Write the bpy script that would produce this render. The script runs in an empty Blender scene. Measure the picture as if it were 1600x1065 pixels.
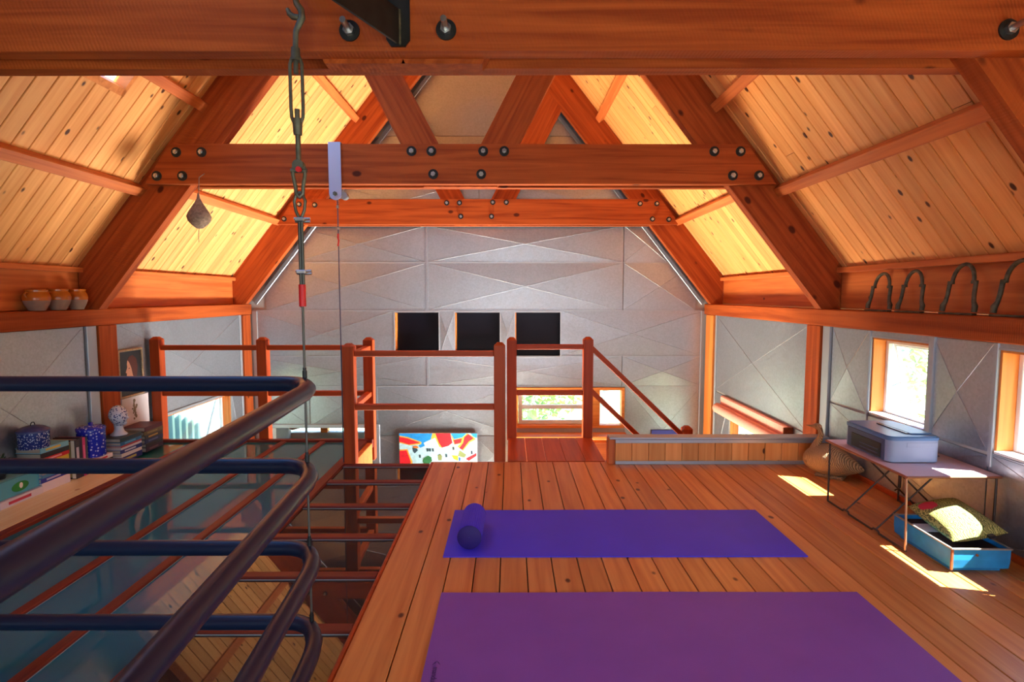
import bpy, bmesh, math, random
from mathutils import Matrix, Vector, Quaternion
random.seed(7)
S = bpy.context.scene
COL = S.collection
PI = math.pi

# ------------------------------------------------------------------ camera
F = 900.0
cd = bpy.data.cameras.new('camera'); cam = bpy.data.objects.new('camera', cd); COL.objects.link(cam)
cd.sensor_width = 36.0; cd.lens = 36.0 * F / 1600.0; cd.clip_start = 0.05
pitch = math.atan(71.5 / F); yaw = -math.atan(3.0 / F)
cam.location = (0, 0, 1.25)
cam.rotation_euler = (PI/2 - pitch, 0, yaw)
S.camera = cam
# ------------------------------------------------------------------ view, sky, sun, large lights
S.view_settings.view_transform = 'Standard'; S.view_settings.look = 'None'
S.view_settings.gamma = 1.0; S.view_settings.use_curve_mapping = False
S.view_settings.exposure = 0.0
S.cycles.use_denoising = True
S.cycles.max_bounces = 8; S.cycles.diffuse_bounces = 5; S.cycles.glossy_bounces = 4
S.cycles.transparent_max_bounces = 12; S.cycles.sample_clamp_indirect = 6.0
S.cycles.caustics_reflective = False; S.cycles.caustics_refractive = False
wld = bpy.data.worlds.new('sky'); S.world = wld; wld.use_nodes = True
nt = wld.node_tree; nt.nodes.clear()
out = nt.nodes.new('ShaderNodeOutputWorld'); bg = nt.nodes.new('ShaderNodeBackground')
tc = nt.nodes.new('ShaderNodeTexCoord'); sep = nt.nodes.new('ShaderNodeSeparateXYZ'); rp = nt.nodes.new('ShaderNodeValToRGB')
nt.links.new(tc.outputs['Generated'], sep.inputs[0]); nt.links.new(sep.outputs['Z'], rp.inputs[0])
rp.color_ramp.elements[0].position = 0.0; rp.color_ramp.elements[0].color = (0.80, 0.90, 1.0, 1)
rp.color_ramp.elements[1].position = 0.75; rp.color_ramp.elements[1].color = (0.16, 0.38, 0.95, 1)
nt.links.new(rp.outputs[0], bg.inputs['Color']); bg.inputs['Strength'].default_value = 5.0
nt.links.new(bg.outputs[0], out.inputs['Surface'])

def lamp(name, kind, loc, toward, power, color, sx=1, sy=1, label=''):
    ld = bpy.data.lights.new(name, kind); o = bpy.data.objects.new(name, ld); COL.objects.link(o)
    o.location = loc; d = Vector(toward)
    o.rotation_euler = d.to_track_quat('-Z', 'Y').to_euler()
    ld.energy = power; ld.color = color
    if kind == 'AREA':
        ld.shape = 'RECTANGLE'; ld.size = sx; ld.size_y = sy
    return o
sun = lamp('sun', 'SUN', (8, -2, 10), (-0.72, 0.22, -1.0), 60.0, (1.0, 0.96, 0.9))
sun.data.angle = 0.006
# added fill lamps, in place of rear daylight and sun bounced off the lower floor
lamp('gable_fill', 'AREA', (-0.4, -1.9, 0.7), (0, 1, -0.30), 48, (0.86, 0.93, 1.0), 2.0, 0.7)  # fill added to lift the foreground floor and mats
lamp('rear_cool_fill', 'AREA', (2.25, -0.9, 0.75), (-1, 0.95, -0.16), 34, (0.66, 0.84, 1.0), 1.1, 0.6)  # cool fill added for the left wall, books and pipes
lf_ = lamp('lower_bounce_fill', 'AREA', (0.9, 6.0, -2.2), (-0.74, 0.05, 1), 235, (1.0, 0.95, 0.88), 1.8, 1.5); lf_.data.spread = 1.35  # lamp added in place of sun bounce, brightens the far left ceiling
le_ = lamp('lower_bounce_fill_east', 'AREA', (-0.9, 5.9, -2.2), (0.72, -0.22, 1), 260, (1.0, 0.86, 0.64), 1.8, 1.5); le_.data.spread = 1.7  # second added bounce lamp, warms the right ceiling and beam undersides

# ------------------------------------------------------------------ materials
def M(name):
    m = bpy.data.materials.new(name); m.use_nodes = True
    n = m.node_tree; b = n.nodes.get('Principled BSDF'); return m, n, b
def srgb(r, g, b):
    f = lambda c: (c/255/12.92) if c/255 <= 0.04045 else ((c/255 + 0.055)/1.055)**2.4
    return (f(r), f(g), f(b), 1)
def plain(name, col, rough=0.5, metal=0.0, spec=0.5, noise=0.0, nscale=8.0, bump=0.0, bscale=200.0):
    m, n, b = M(name)
    b.inputs['Base Color'].default_value = col; b.inputs['Roughness'].default_value = rough
    b.inputs['Metallic'].default_value = metal; b.inputs['Specular IOR Level'].default_value = spec
    t = n.nodes.new('ShaderNodeTexCoord')
    if noise:
        x = n.nodes.new('ShaderNodeTexNoise'); x.inputs['Scale'].default_value = nscale; x.inputs['Detail'].default_value = 4
        h = n.nodes.new('ShaderNodeHueSaturation'); mr = n.nodes.new('ShaderNodeMapRange')
        mr.inputs['From Min'].default_value = 0.3; mr.inputs['From Max'].default_value = 0.7
        mr.inputs['To Min'].default_value = 1-noise; mr.inputs['To Max'].default_value = 1+noise
        n.links.new(t.outputs['Object'], x.inputs['Vector']); n.links.new(x.outputs[0], mr.inputs[0])
        n.links.new(mr.outputs[0], h.inputs['Value']); h.inputs['Color'].default_value = col
        n.links.new(h.outputs[0], b.inputs['Base Color'])
    if bump:
        x = n.nodes.new('ShaderNodeTexNoise'); x.inputs['Scale'].default_value = bscale
        bp = n.nodes.new('ShaderNodeBump'); bp.inputs['Strength'].default_value = bump; bp.inputs['Distance'].default_value = 0.002
        n.links.new(t.outputs['Object'], x.inputs['Vector']); n.links.new(x.outputs[0], bp.inputs['Height']); n.links.new(bp.outputs[0], b.inputs['Normal'])
    return m
def wood(name, light, dark, knot, rough=0.45, knotscale=3.2, knotsize=0.10, var=0.16, saw=0.0, spec=0.4, grain=1.0):
    """grain runs along each piece's own X axis; every piece gets its own offset"""
    m, n, b = M(name); L = n.links.new; N = n.nodes.new
    t = N('ShaderNodeTexCoord'); oi = N('ShaderNodeObjectInfo')
    mu = N('ShaderNodeVectorMath'); mu.operation = 'MULTIPLY_ADD'
    cx = N('ShaderNodeCombineXYZ')
    for k in range(3): L(oi.outputs['Random'], cx.inputs[k])
    L(cx.outputs[0], mu.inputs[0]); mu.inputs[1].default_value = (37.0, 11.0, 23.0); L(t.outputs['Object'], mu.inputs[2])
    mp = N('ShaderNodeMapping'); mp.inputs['Scale'].default_value = (1.2, 26, 26); L(mu.outputs[0], mp.inputs['Vector'])
    nz = N('ShaderNodeTexNoise'); nz.inputs['Scale'].default_value = 1.0; nz.inputs['Detail'].default_value = 6; nz.inputs['Distortion'].default_value = 0.6
    L(mp.outputs[0], nz.inputs['Vector'])
    rp = N('ShaderNodeValToRGB'); rp.color_ramp.elements[0].position = 0.5 - 0.2/grain; rp.color_ramp.elements[0].color = dark
    rp.color_ramp.elements[1].position = 0.5 + 0.14/grain; rp.color_ramp.elements[1].color = light
    L(nz.outputs[0], rp.inputs[0])
    # knots
    mk_ = N('ShaderNodeMapping'); mk_.inputs['Scale'].default_value = (0.62, 1, 1); L(mu.outputs[0], mk_.inputs['Vector'])
    vo = N('ShaderNodeTexVoronoi'); vo.inputs['Scale'].default_value = knotscale; L(mk_.outputs[0], vo.inputs['Vector'])
    kr = N('ShaderNodeMapRange'); kr.inputs['From Min'].default_value = knotsize*0.55; kr.inputs['From Max'].default_value = knotsize
    kr.inputs['To Min'].default_value = 1; kr.inputs['To Max'].default_value = 0; kr.interpolation_type = 'SMOOTHSTEP'
    L(vo.outputs['Distance'], kr.inputs[0])
    mx = N('ShaderNodeMix'); mx.data_type = 'RGBA'; mx.inputs['B'].default_value = knot
    L(kr.outputs[0], mx.inputs['Factor']); L(rp.outputs[0], mx.inputs['A'])
    hs = N('ShaderNodeHueSaturation'); mr = N('ShaderNodeMapRange'); mr.inputs['To Min'].default_value = 1-var; mr.inputs['To Max'].default_value = 1+var
    wn = N('ShaderNodeTexWhiteNoise'); wn.noise_dimensions = '1D'; L(oi.outputs['Random'], wn.inputs['W'])
    L(wn.outputs['Value'], mr.inputs[0]); L(mr.outputs[0], hs.inputs['Value']); L(mx.outputs['Result'], hs.inputs['Color'])
    L(hs.outputs[0], b.inputs['Base Color'])
    b.inputs['Roughness'].default_value = rough; b.inputs['Specular IOR Level'].default_value = spec
    bp = N('ShaderNodeBump'); bp.inputs['Distance'].default_value = 0.003; bp.inputs['Strength'].default_value = 0.15 + saw
    if saw:
        wv = N('ShaderNodeTexWave'); wv.inputs['Scale'].default_value = 26; wv.inputs['Distortion'].default_value = 3.0; wv.inputs['Detail'].default_value = 2
        mw = N('ShaderNodeMapping'); mw.inputs['Rotation'].default_value = (0, 0, 0.35); L(mu.outputs[0], mw.inputs['Vector']); L(mw.outputs[0], wv.inputs['Vector'])
        L(wv.outputs['Fac'], bp.inputs['Height'])
    else:
        L(nz.outputs[0], bp.inputs['Height'])
    L(bp.outputs[0], b.inputs['Normal'])
    return m

M_PINE = wood('knotty_pine', srgb(238,174,106), srgb(210,132,64), srgb(74,34,16), rough=0.42, knotscale=8.5, knotsize=0.15, var=0.17, spec=0.3, grain=0.6)
M_FLOOR = wood('varnished_floor_pine', srgb(214,146,80), srgb(188,112,56), srgb(82,30,12), rough=0.32, knotscale=7, knotsize=0.12, var=0.14, spec=0.35)
M_LAND = wood('dark_stained_boards', srgb(176,86,46), srgb(146,62,30), srgb(60,18,8), rough=0.4, knotscale=3.5, knotsize=0.06, var=0.08, spec=0.3)
M_BEAM = wood('red_fir_beam', srgb(174,84,34), srgb(134,54,19), srgb(80,28,10), rough=0.6, knotscale=4.5, knotsize=0.12, var=0.06, saw=0.08, spec=0.2)
M_RAIL = wood('stained_rail_wood', srgb(178,76,28), srgb(154,58,19), srgb(100,28,8), rough=0.45, knotscale=2, knotsize=0.03, var=0.04, spec=0.25)
M_BAR = wood('mullion_wood', srgb(124,50,34), srgb(98,36,22), srgb(62,20,10), rough=0.5, knotscale=4, knotsize=0.05, var=0.05, spec=0.25)
M_JAMB = wood('jamb_wood', srgb(228,142,66), srgb(200,112,44), srgb(120,54,20), rough=0.5, knotscale=2, knotsize=0.05, var=0.05)
M_LEDGE = wood('pale_ledge_wood', srgb(250,240,190), srgb(240,222,160), srgb(190,150,80), rough=0.35, knotscale=2, knotsize=0.03, var=0.03)

def zinc(name, c=(0.43,0.48,0.53,1)):
    m, n, b = M(name); L = n.links.new; N = n.nodes.new
    t = N('ShaderNodeTexCoord'); oi = N('ShaderNodeObjectInfo')
    v = N('ShaderNodeTexVoronoi'); v.inputs['Scale'].default_value = 75; L(t.outputs['Object'], v.inputs['Vector'])
    n2 = N('ShaderNodeTexNoise'); n2.inputs['Scale'].default_value = 2.2; n2.inputs['Detail'].default_value = 3; L(t.outputs['Object'], n2.inputs['Vector'])
    sp = N('ShaderNodeSeparateColor'); L(v.outputs['Color'], sp.inputs[0])
    ad = N('ShaderNodeMath'); ad.operation = 'MULTIPLY_ADD'; ad.inputs[1].default_value = 0.13; L(sp.outputs[0], ad.inputs[0])
    m3 = N('ShaderNodeMapRange'); m3.inputs['To Min'].default_value = 0.8; m3.inputs['To Max'].default_value = 1.0; L(n2.outputs[0], m3.inputs[0]); L(m3.outputs[0], ad.inputs[2])
    hs = N('ShaderNodeHueSaturation'); hs.inputs['Color'].default_value = c; L(ad.outputs[0], hs.inputs['Value']); L(hs.outputs[0], b.inputs['Base Color'])
    r = N('ShaderNodeMapRange'); r.inputs['To Min'].default_value = 0.34; r.inputs['To Max'].default_value = 0.5; L(sp.outputs[1], r.inputs[0]); L(r.outputs[0], b.inputs['Roughness'])
    b.inputs['Metallic'].default_value = 0.9
    return m
M_ZINC = zinc('galvanized_steel')
M_FLASH = plain('zinc_flashing', (0.42,0.47,0.52,1), 0.42, 0.6)
M_PIPE = plain('blue_black_pipe', (0.007,0.014,0.040,1), 0.34, 0.0, 0.3)
M_STEEL = plain('galvanized_hardware', (0.15,0.15,0.115,1), 0.5, 0.8, noise=0.25, nscale=30)
M_BRIGHT = plain('bright_steel', (0.5,0.5,0.5,1), 0.35, 1.0)
M_BLACK = plain('black_steel', (0.02,0.02,0.02,1), 0.45, 0.5, noise=0.4, nscale=12, bump=0.1)
M_RUSTY = plain('black_iron', (0.10,0.085,0.05,1), 0.6, 0.4, noise=0.5, nscale=30, bump=0.3)
M_ALU = plain('pale_blue_anodised_plate', (0.50,0.55,0.76,1), 0.4, 0.5)
M_RED = plain('red_tape', srgb(205,20,30), 0.5)
M_CABLE = plain('steel_cable', (0.10,0.10,0.09,1), 0.5, 0.8, bump=0.4, bscale=400)
M_THIN = plain('thin_cable', (0.10,0.10,0.16,1), 0.5, 0.6)
M_WHITE = plain('white_sash_paint', (0.80,0.82,0.84,1), 0.4)
M_DARK = plain('niche_pane_and_shade', (0.004,0.004,0.010,1), 0.4, spec=0.2)
M_GAP = plain('shadow_gap_deck', srgb(40,20,10), 0.9, spec=0.1)
M_PINK = plain('pink_blind_fabric', srgb(232,160,142), 0.8, noise=0.06, nscale=30)
M_WALLB = plain('plain_wall_core', (0.45,0.44,0.42,1), 0.8)
M_LOWER = plain('lower_floor_timber', srgb(150,110,80), 0.5, noise=0.1)

def glass(name, tint=(1,1,1,1), refl=1.0, rough=0.0, body=None, bodymix=0.0):
    m = bpy.data.materials.new(name); m.use_nodes = True; n = m.node_tree; n.nodes.clear(); N = n.nodes.new; L = n.links.new
    o = N('ShaderNodeOutputMaterial'); mx = N('ShaderNodeMixShader'); tr = N('ShaderNodeBsdfTransparent'); gl = N('ShaderNodeBsdfGlossy')
    lw = N('ShaderNodeLayerWeight'); lw.inputs['Blend'].default_value = 0.5
    pw = N('ShaderNodeMath'); pw.operation = 'POWER'; pw.inputs[1].default_value = 4.0; L(lw.outputs['Facing'], pw.inputs[0])
    ml = N('ShaderNodeMath'); ml.operation = 'MULTIPLY_ADD'; ml.inputs[1].default_value = 0.9*refl; ml.inputs[2].default_value = 0.045*refl; ml.use_clamp = True
    tr.inputs['Color'].default_value = tint; gl.inputs['Roughness'].default_value = rough
    base = tr
    if body:
        df = N('ShaderNodeBsdfDiffuse'); df.inputs['Color'].default_value = body; b2 = N('ShaderNodeMixShader'); b2.inputs[0].default_value = bodymix
        L(tr.outputs[0], b2.inputs[1]); L(df.outputs[0], b2.inputs[2]); base = b2
    L(pw.outputs[0], ml.inputs[0]); L(ml.outputs[0], mx.inputs[0]); L(base.outputs[0], mx.inputs[1]); L(gl.outputs[0], mx.inputs[2]); L(mx.outputs[0], o.inputs['Surface'])
    return m
M_GLASS = glass('window_glass', (0.95,0.98,0.97,1), 1.0)
M_FGLASS = glass('floor_glass', (0.22,0.25,0.23,1), 0.75, 0.008, (0.06,0.05,0.042,1), 0.6)
M_TGLASS = glass('teal_sheen_floor_glass', (0.2,0.4,0.45,1), 0.8, 0.008, (0.025,0.19,0.25,1), 0.95)  # teal sheen of the reflected wall put into the body colour

# ------------------------------------------------------------------ mesh builder
class MB:
    def __init__(s): s.v = []; s.f = []; s.sm = []; s.mi = []
    def add(s, vs, fs, smooth=False, mi=0):
        o = len(s.v); s.v += [tuple(x) for x in vs]
        for f in fs: s.f.append([i+o for i in f]); s.sm.append(smooth); s.mi.append(mi)
        return s
    def box(s, lo, hi, mi=0, T=None):
        x0,y0,z0 = lo; x1,y1,z1 = hi
        vs = [Vector(p) for p in ((x0,y0,z0),(x1,y0,z0),(x1,y1,z0),(x0,y1,z0),(x0,y0,z1),(x1,y0,z1),(x1,y1,z1),(x0,y1,z1))]
        if T is not None: vs = [T @ p for p in vs]
        return s.add(vs, [(0,3,2,1),(4,5,6,7),(0,1,5,4),(1,2,6,5),(2,3,7,6),(3,0,4,7)], False, mi)
    def cbox(s, lo, hi, b=0.004, mi=0, T=None):
        """box with chamfered edges"""
        bm = bmesh.new(); c = [(lo[i]+hi[i])/2 for i in range(3)]; d = [hi[i]-lo[i] for i in range(3)]
        bmesh.ops.create_cube(bm, size=1, matrix=Matrix.Translation(c) @ Matrix.Diagonal((d[0],d[1],d[2],1)))
        bmesh.ops.bevel(bm, geom=list(bm.edges), offset=min(b, min(d)*0.4), segments=1, affect='EDGES')
        bm.verts.index_update()
        vs = [v.co.copy() for v in bm.verts]; fs = [[v.index for v in f.verts] for f in bm.faces]; bm.free()
        if T is not None: vs = [T @ p for p in vs]
        return s.add(vs, fs, False, mi)
    def ring(s, c, ax, r, n, ref=None):
        ax = Vector(ax).normalized(); u = Vector(ref) if ref is not None else (Vector((0,0,1)) if abs(ax.z) < 0.9 else Vector((1,0,0)))
        u = (u - ax*u.dot(ax)).normalized(); w = ax.cross(u)
        return [Vector(c) + u*(r*math.cos(2*PI*k/n)) + w*(r*math.sin(2*PI*k/n)) for k in range(n)]
    def cyl(s, a, b, r, n=12, r2=None, caps=True, mi=0, smooth=True):
        a = Vector(a); b = Vector(b); ax = b-a; r2 = r if r2 is None else r2
        A = s.ring(a, ax, r, n); B = s.ring(b, ax, r2, n)
        s.add(A+B, [(k,(k+1)%n,n+(k+1)%n,n+k) for k in range(n)], smooth, mi)
        if caps: s.add(A, [list(range(n))[::-1]], False, mi); s.add(B, [list(range(n))], False, mi)
        return s
    def tube(s, pts, r, n=10, closed=False, mi=0, caps=True):
        pts = [Vector(p) for p in pts]; m = len(pts); vs = []; u = None
        rr = r if isinstance(r, (list, tuple)) else [r]*m
        for i in range(m):
            if closed: t = pts[(i+1)%m]-pts[i-1]
            else: t = pts[min(i+1,m-1)]-pts[max(i-1,0)]
            t.normalize()
            if u is None: u = Vector((0,0,1)) if abs(t.z) < 0.9 else Vector((1,0,0))
            u = (u - t*u.dot(t)).normalized(); w = t.cross(u)
            vs += [pts[i] + u*(rr[i]*math.cos(2*PI*k/n)) + w*(rr[i]*math.sin(2*PI*k/n)) for k in range(n)]
        fs = []
        for i in range(m if closed else m-1):
            j = (i+1) % m
            fs += [(i*n+k, i*n+(k+1)%n, j*n+(k+1)%n, j*n+k) for k in range(n)]
        s.add(vs, fs, True, mi)
        if caps and not closed: s.add(vs[:n], [list(range(n))[::-1]], False, mi); s.add(vs[-n:], [list(range(n))], False, mi)
        return s
    def lathe(s, prof, n=24, c=(0,0,0), mi=0):
        vs = []; c = Vector(c)
        for r, z in prof: vs += [c + Vector((max(r,1e-4)*math.cos(2*PI*k/n), max(r,1e-4)*math.sin(2*PI*k/n), z)) for k in range(n)]
        fs = []
        for i in range(len(prof)-1): fs += [(i*n+k, i*n+(k+1)%n, (i+1)*n+(k+1)%n, (i+1)*n+k) for k in range(n)]
        return s.add(vs, fs, True, mi)
    def ell(s, c, r, n=20, m=12, mi=0, fn=None):
        vs = []; c = Vector(c)
        for i in range(m+1):
            th = PI*i/m
            for k in range(n):
                p = Vector((math.sin(th)*math.cos(2*PI*k/n)*r[0], math.sin(th)*math.sin(2*PI*k/n)*r[1], math.cos(th)*r[2]))
                if fn: p = fn(p)
                vs.append(c+p)
        fs = [(i*n+k, (i+1)*n+k, (i+1)*n+(k+1)%n, i*n+(k+1)%n) for i in range(m) for k in range(n)]
        return s.add(vs, fs, True, mi)
    def prism(s, poly, ext, mi=0):
        """poly: 3D points (planar), ext: extrusion vector"""
        n = len(poly); e = Vector(ext); A = [Vector(p) for p in poly]; B = [p+e for p in A]
        nrm = Vector((0,0,0))
        for k in range(n): nrm += A[k].cross(A[(k+1)%n])
        if nrm.dot(e) > 0: A, B = A[::-1], B[::-1]
        return s.add(A+B, [list(range(n)), list(range(2*n-1,n-1,-1))] + [(k, n+k, n+(k+1)%n, (k+1)%n) for k in range(n)], False, mi)

W = {}
def mesh_of(name, mb, mats):
    me = bpy.data.meshes.new(name); me.from_pydata([tuple(v) for v in mb.v], [], mb.f)
    mats = mats if isinstance(mats, (list, tuple)) else [mats]
    for m in mats: me.materials.append(m)
    me.polygons.foreach_set('use_smooth', mb.sm); me.polygons.foreach_set('material_index', mb.mi)
    me.update(); return me
def tag(o, label=None, cat=None, group=None, kind=None):
    if label: o['label'] = label
    if cat: o['category'] = cat
    if group: o['group'] = group
    if kind: o['kind'] = kind
    return o
def put(name, data, parent=None, T=None, **k):
    o = bpy.data.objects.new(name, data); COL.objects.link(o)
    T = Matrix() if T is None else T
    W[o] = T
    if parent is not None: o.parent = parent; o.matrix_basis = W[parent].inverted() @ T
    else: o.matrix_basis = T
    return tag(o, **k)
def obj(name, mb, mat, parent=None, T=None, **k):
    return put(name, mesh_of(name, mb, mat), parent, T, **k)
def thing(name, label, cat, loc=(0,0,0), group=None, rz=0, kind='thing'):
    return put(name, None, None, Matrix.Translation(loc) @ Matrix.Rotation(rz, 4, 'Z'), label=label, cat=cat, group=group, kind=kind)
def frame(p0, p1, up=(0,0,1)):
    p0 = Vector(p0); p1 = Vector(p1); x = (p1-p0).normalized(); z = Vector(up); z = (z - x*z.dot(x)).normalized(); y = z.cross(x)
    R = Matrix((x, y, z)).transposed().to_4x4()
    return Matrix.Translation((p0+p1)/2) @ R, (p1-p0).length
def bar(name, mat, p0, p1, w, h, parent=None, up=(0,0,1), b=0.004, **k):
    """timber from p0 to p1 (centre line): w across, h along 'up'; grain along the length"""
    T, l = frame(p0, p1, up)
    return obj(name, MB().cbox((-l/2,-w/2,-h/2),(l/2,w/2,h/2), b), mat, parent, T, **k)
def poly_bar(name, mat, poly, ext, axis, parent=None, **k):
    """planar polygon extruded, with the grain along 'axis' (local X)"""
    c = sum((Vector(p) for p in poly), Vector()) / len(poly)
    T, _ = frame(c, c+Vector(axis), ext); Ti = T.inverted()
    mb = MB().prism([Ti @ Vector(p) for p in poly], Ti.to_3x3() @ Vector(ext))
    return obj(name, mb, mat, parent, T, **k)
def clip(poly, a, b, c):
    """keep a*x+b*y<=c (2D)"""
    o = []
    for i in range(len(poly)):
        p, q = poly[i], poly[(i+1)%len(poly)]; dp = a*p[0]+b*p[1]-c; dq = a*q[0]+b*q[1]-c
        if dp <= 0: o.append(p)
        if dp*dq < 0:
            t = dp/(dp-dq); o.append((p[0]+t*(q[0]-p[0]), p[1]+t*(q[1]-p[1])))
    return o

# ------------------------------------------------------------------ room numbers
XC, SL = -0.37, 1.255
XR, XL, YF, YB, ZLO = 2.39, -3.16, 6.98, -2.0, -2.45
def zc(d): return 1.645 + SL*(2.72-d)          # ceiling face at distance d from the ridge line
CO, SI = 1/math.hypot(1,SL), SL/math.hypot(1,SL)

def grid_boxes(u0,u1,v0,v1,holes):
    us = sorted({u0,u1,*[h[0] for h in holes],*[h[1] for h in holes]}); vs = sorted({v0,v1,*[h[2] for h in holes],*[h[3] for h in holes]})
    us = [u for u in us if u0<=u<=u1]; vs = [v for v in vs if v0<=v<=v1]; r = []
    for i in range(len(vs)-1):
        row = None
        for j in range(len(us)-1):
            cu,cv = (us[j]+us[j+1])/2,(vs[i]+vs[i+1])/2
            hole = any(h[0]<cu<h[1] and h[2]<cv<h[3] for h in holes)
            if hole: row = None
            elif row is not None: row[1] = us[j+1]
            else: row = [us[j],us[j+1],vs[i],vs[i+1]]; r.append(row)
    return r
# openings (along, along, z, z)
W1 = (3.25,3.775,0.47,0.975); W2 = (2.12,2.785,0.475,0.985); W3 = (4.88,6.15,-0.95,0.04)
WB1 = (0.2,1.3,0.45,0.98); WB2 = (-1.4,-0.3,0.45,0.98)  # unseen openings behind the camera, added to let daylight in
LW = (5.12,6.44,-0.95,0.145)
N1 = (-1.394,-0.865,0.575,1.042); N2 = (-0.666,-0.125,0.575,1.042); N3 = (0.062,0.608,0.505,1.042)
FW = (0.062,1.402,-0.376,0.126); AL = (-2.93,-1.66,ZLO,-0.35)
wr = MB()
for a,b,c,d in grid_boxes(YB,YF+0.15,ZLO,1.018,[W1,W2,W3,WB1,WB2]): wr.box((XR+0.004,a,c),(XR+0.11,b,d))
wall_r = obj('wall_right', wr, M_WALLB, label='right side wall under the eaves, clad in creased galvanized panels', cat='wall', kind='structure')
wl = MB()
for a,b,c,d in grid_boxes(YB,YF+0.15,ZLO,1.018,[LW]): wl.box((XL-0.11,a,c),(XL-0.004,b,d))
wall_l = obj('wall_left', wl, M_WALLB, label='left side wall under the eaves, clad in galvanized panels', cat='wall', kind='structure')
wf = MB()
for a,b,c,d in grid_boxes(XL-0.11,XR+0.11,ZLO,1.145,[N1,N2,N3,FW,AL]): wf.box((a,YF+0.004,c),(b,YF+0.13,d))
wf.prism([(XL-0.11,YF+0.004,1.145),(XR+0.11,YF+0.004,1.145),(XR+0.11,YF+0.004,zc(XR+0.11-XC)+0.02),(XC,YF+0.004,zc(0)+0.02),(XL-0.11,YF+0.004,zc(XR+0.11-XC)+0.02)],(0,0.126,0))
wall_f = obj('wall_far', wf, M_WALLB, label='far gable wall clad in creased galvanized sheet panels', cat='wall', kind='structure')
wb = MB()
for a,b,c,d in grid_boxes(XL-0.11,XR+0.11,ZLO,1.145,[(-1.4,0.6,0.35,1.05)]): wb.box((a,YB-0.1,c),(b,YB,d))  # unseen opening, added to let sky light in from behind
wb.prism([(XL-0.11,YB,1.145),(XR+0.11,YB,1.145),(XR+0.11,YB,zc(XR+0.11-XC)+0.02),(XC,YB,zc(0)+0.02),(XL-0.11,YB,zc(XR+0.11-XC)+0.02)],(0,-0.1,0))
obj('wall_back', wb, M_WALLB, label='rear gable wall with an added daylight opening, behind the viewpoint', cat='wall', kind='structure')
obj('floor_lower', MB().box((XL-0.1,YB,ZLO-0.1),(XR+0.1,YF+1.4,ZLO)), M_LOWER, label='floor of the storey below the loft', cat='floor', kind='structure')

def pyr(poly, plane, off, rise, nrm):
    """creased sheet: polygon fan raised to the middle of its rectangle; plane(u,v,w)->3D"""
    us=[p[0] for p in poly]; vs=[p[1] for p in poly]; c=(sum(us)/len(us), sum(vs)/len(vs)) if len(poly)!=4 else ((min(us)+max(us))/2,(min(vs)+max(vs))/2)
    n=len(poly); V=[Vector(plane(p[0],p[1],off)) for p in poly]+[Vector(plane(c[0],c[1],off+rise))]+[Vector(plane(p[0],p[1],-0.002)) for p in poly]
    mb=MB(); fs=[(k,(k+1)%n,n) for k in range(n)]+[(k,n+1+k,n+1+(k+1)%n,(k+1)%n) for k in range(n)]
    a=(V[1]-V[0]).cross(V[n]-V[0])
    if a.dot(Vector(nrm))<0: fs=[f[::-1] for f in fs]
    mb.add(V,fs)
    if rise>0.005 and n==4:
        q=Vector(nrm)
        for k in range(4):
            a=V[k]*0.97+V[4]*0.03; b=V[4]; t=(b-a).normalized(); w=t.cross(q).normalized()*0.0035; h=q*0.0025
            mb.add([a-w-h,a+h,a+w-h,b-w-h,b+h,b+w-h],[(0,1,4,3),(1,2,5,4)])
    return mb
def panel(wall, poly, plane, nrm, rise=0.012):
    c=Vector(plane(sum(p[0] for p in poly)/len(poly),sum(p[1] for p in poly)/len(poly),0))
    mb=pyr(poly,plane,0.006,rise,nrm); mb.v=[tuple(Vector(v)-c) for v in mb.v]
    return obj('panel', mb, M_ZINC, wall, Matrix.Translation(c))
def rect(a,b,c,d,g=0.006): return [(a+g,c+g),(b-g,c+g),(b-g,d-g),(a+g,d-g)]
# far wall panels
pf=lambda u,v,w:(u,YF-w,v)
rows=[(-0.95,-0.47,[AL[1],-0.45,0.06]),(-0.47,0.142,[AL[1]+0.02,FW[0]]),(-0.95,0.142,[FW[1],XR-0.05]),(-0.35,0.142,[XL+0.03,-2.45,AL[1]+0.02]),
 (0.142,0.51,[XL+0.03,-1.0,1.364,XR-0.05]),(0.51,1.065,[XL+0.03,N1[0]]),(0.51,1.065,[N1[1],N2[0]]),(0.51,1.065,[N2[1],N3[0]]),(0.51,1.065,[N3[1],XR-0.05]),
 (1.065,1.641,[-2.95,-1.0,1.364,2.25]),(1.641,2.082,[-2.6,-1.0,1.364,1.9]),(2.082,2.62,[-2.3,-0.37,1.6]),(2.62,3.12,[-1.9,1.2]),(3.12,3.95,[-1.5,0.8]),(3.95,5.0,[-0.9,0.2])]
for z0,z1,xs in rows:
    for a,b in zip(xs[:-1],xs[1:]):
        p=rect(a,b,z0,z1,0.005)
        p=clip(p,SL,1,zc(0)-0.02+SL*XC); p=clip(p,-SL,1,zc(0)-0.02-SL*XC)
        if len(p)>2: panel(wall_f,p,pf,(0,-1,0),0.013)
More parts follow.
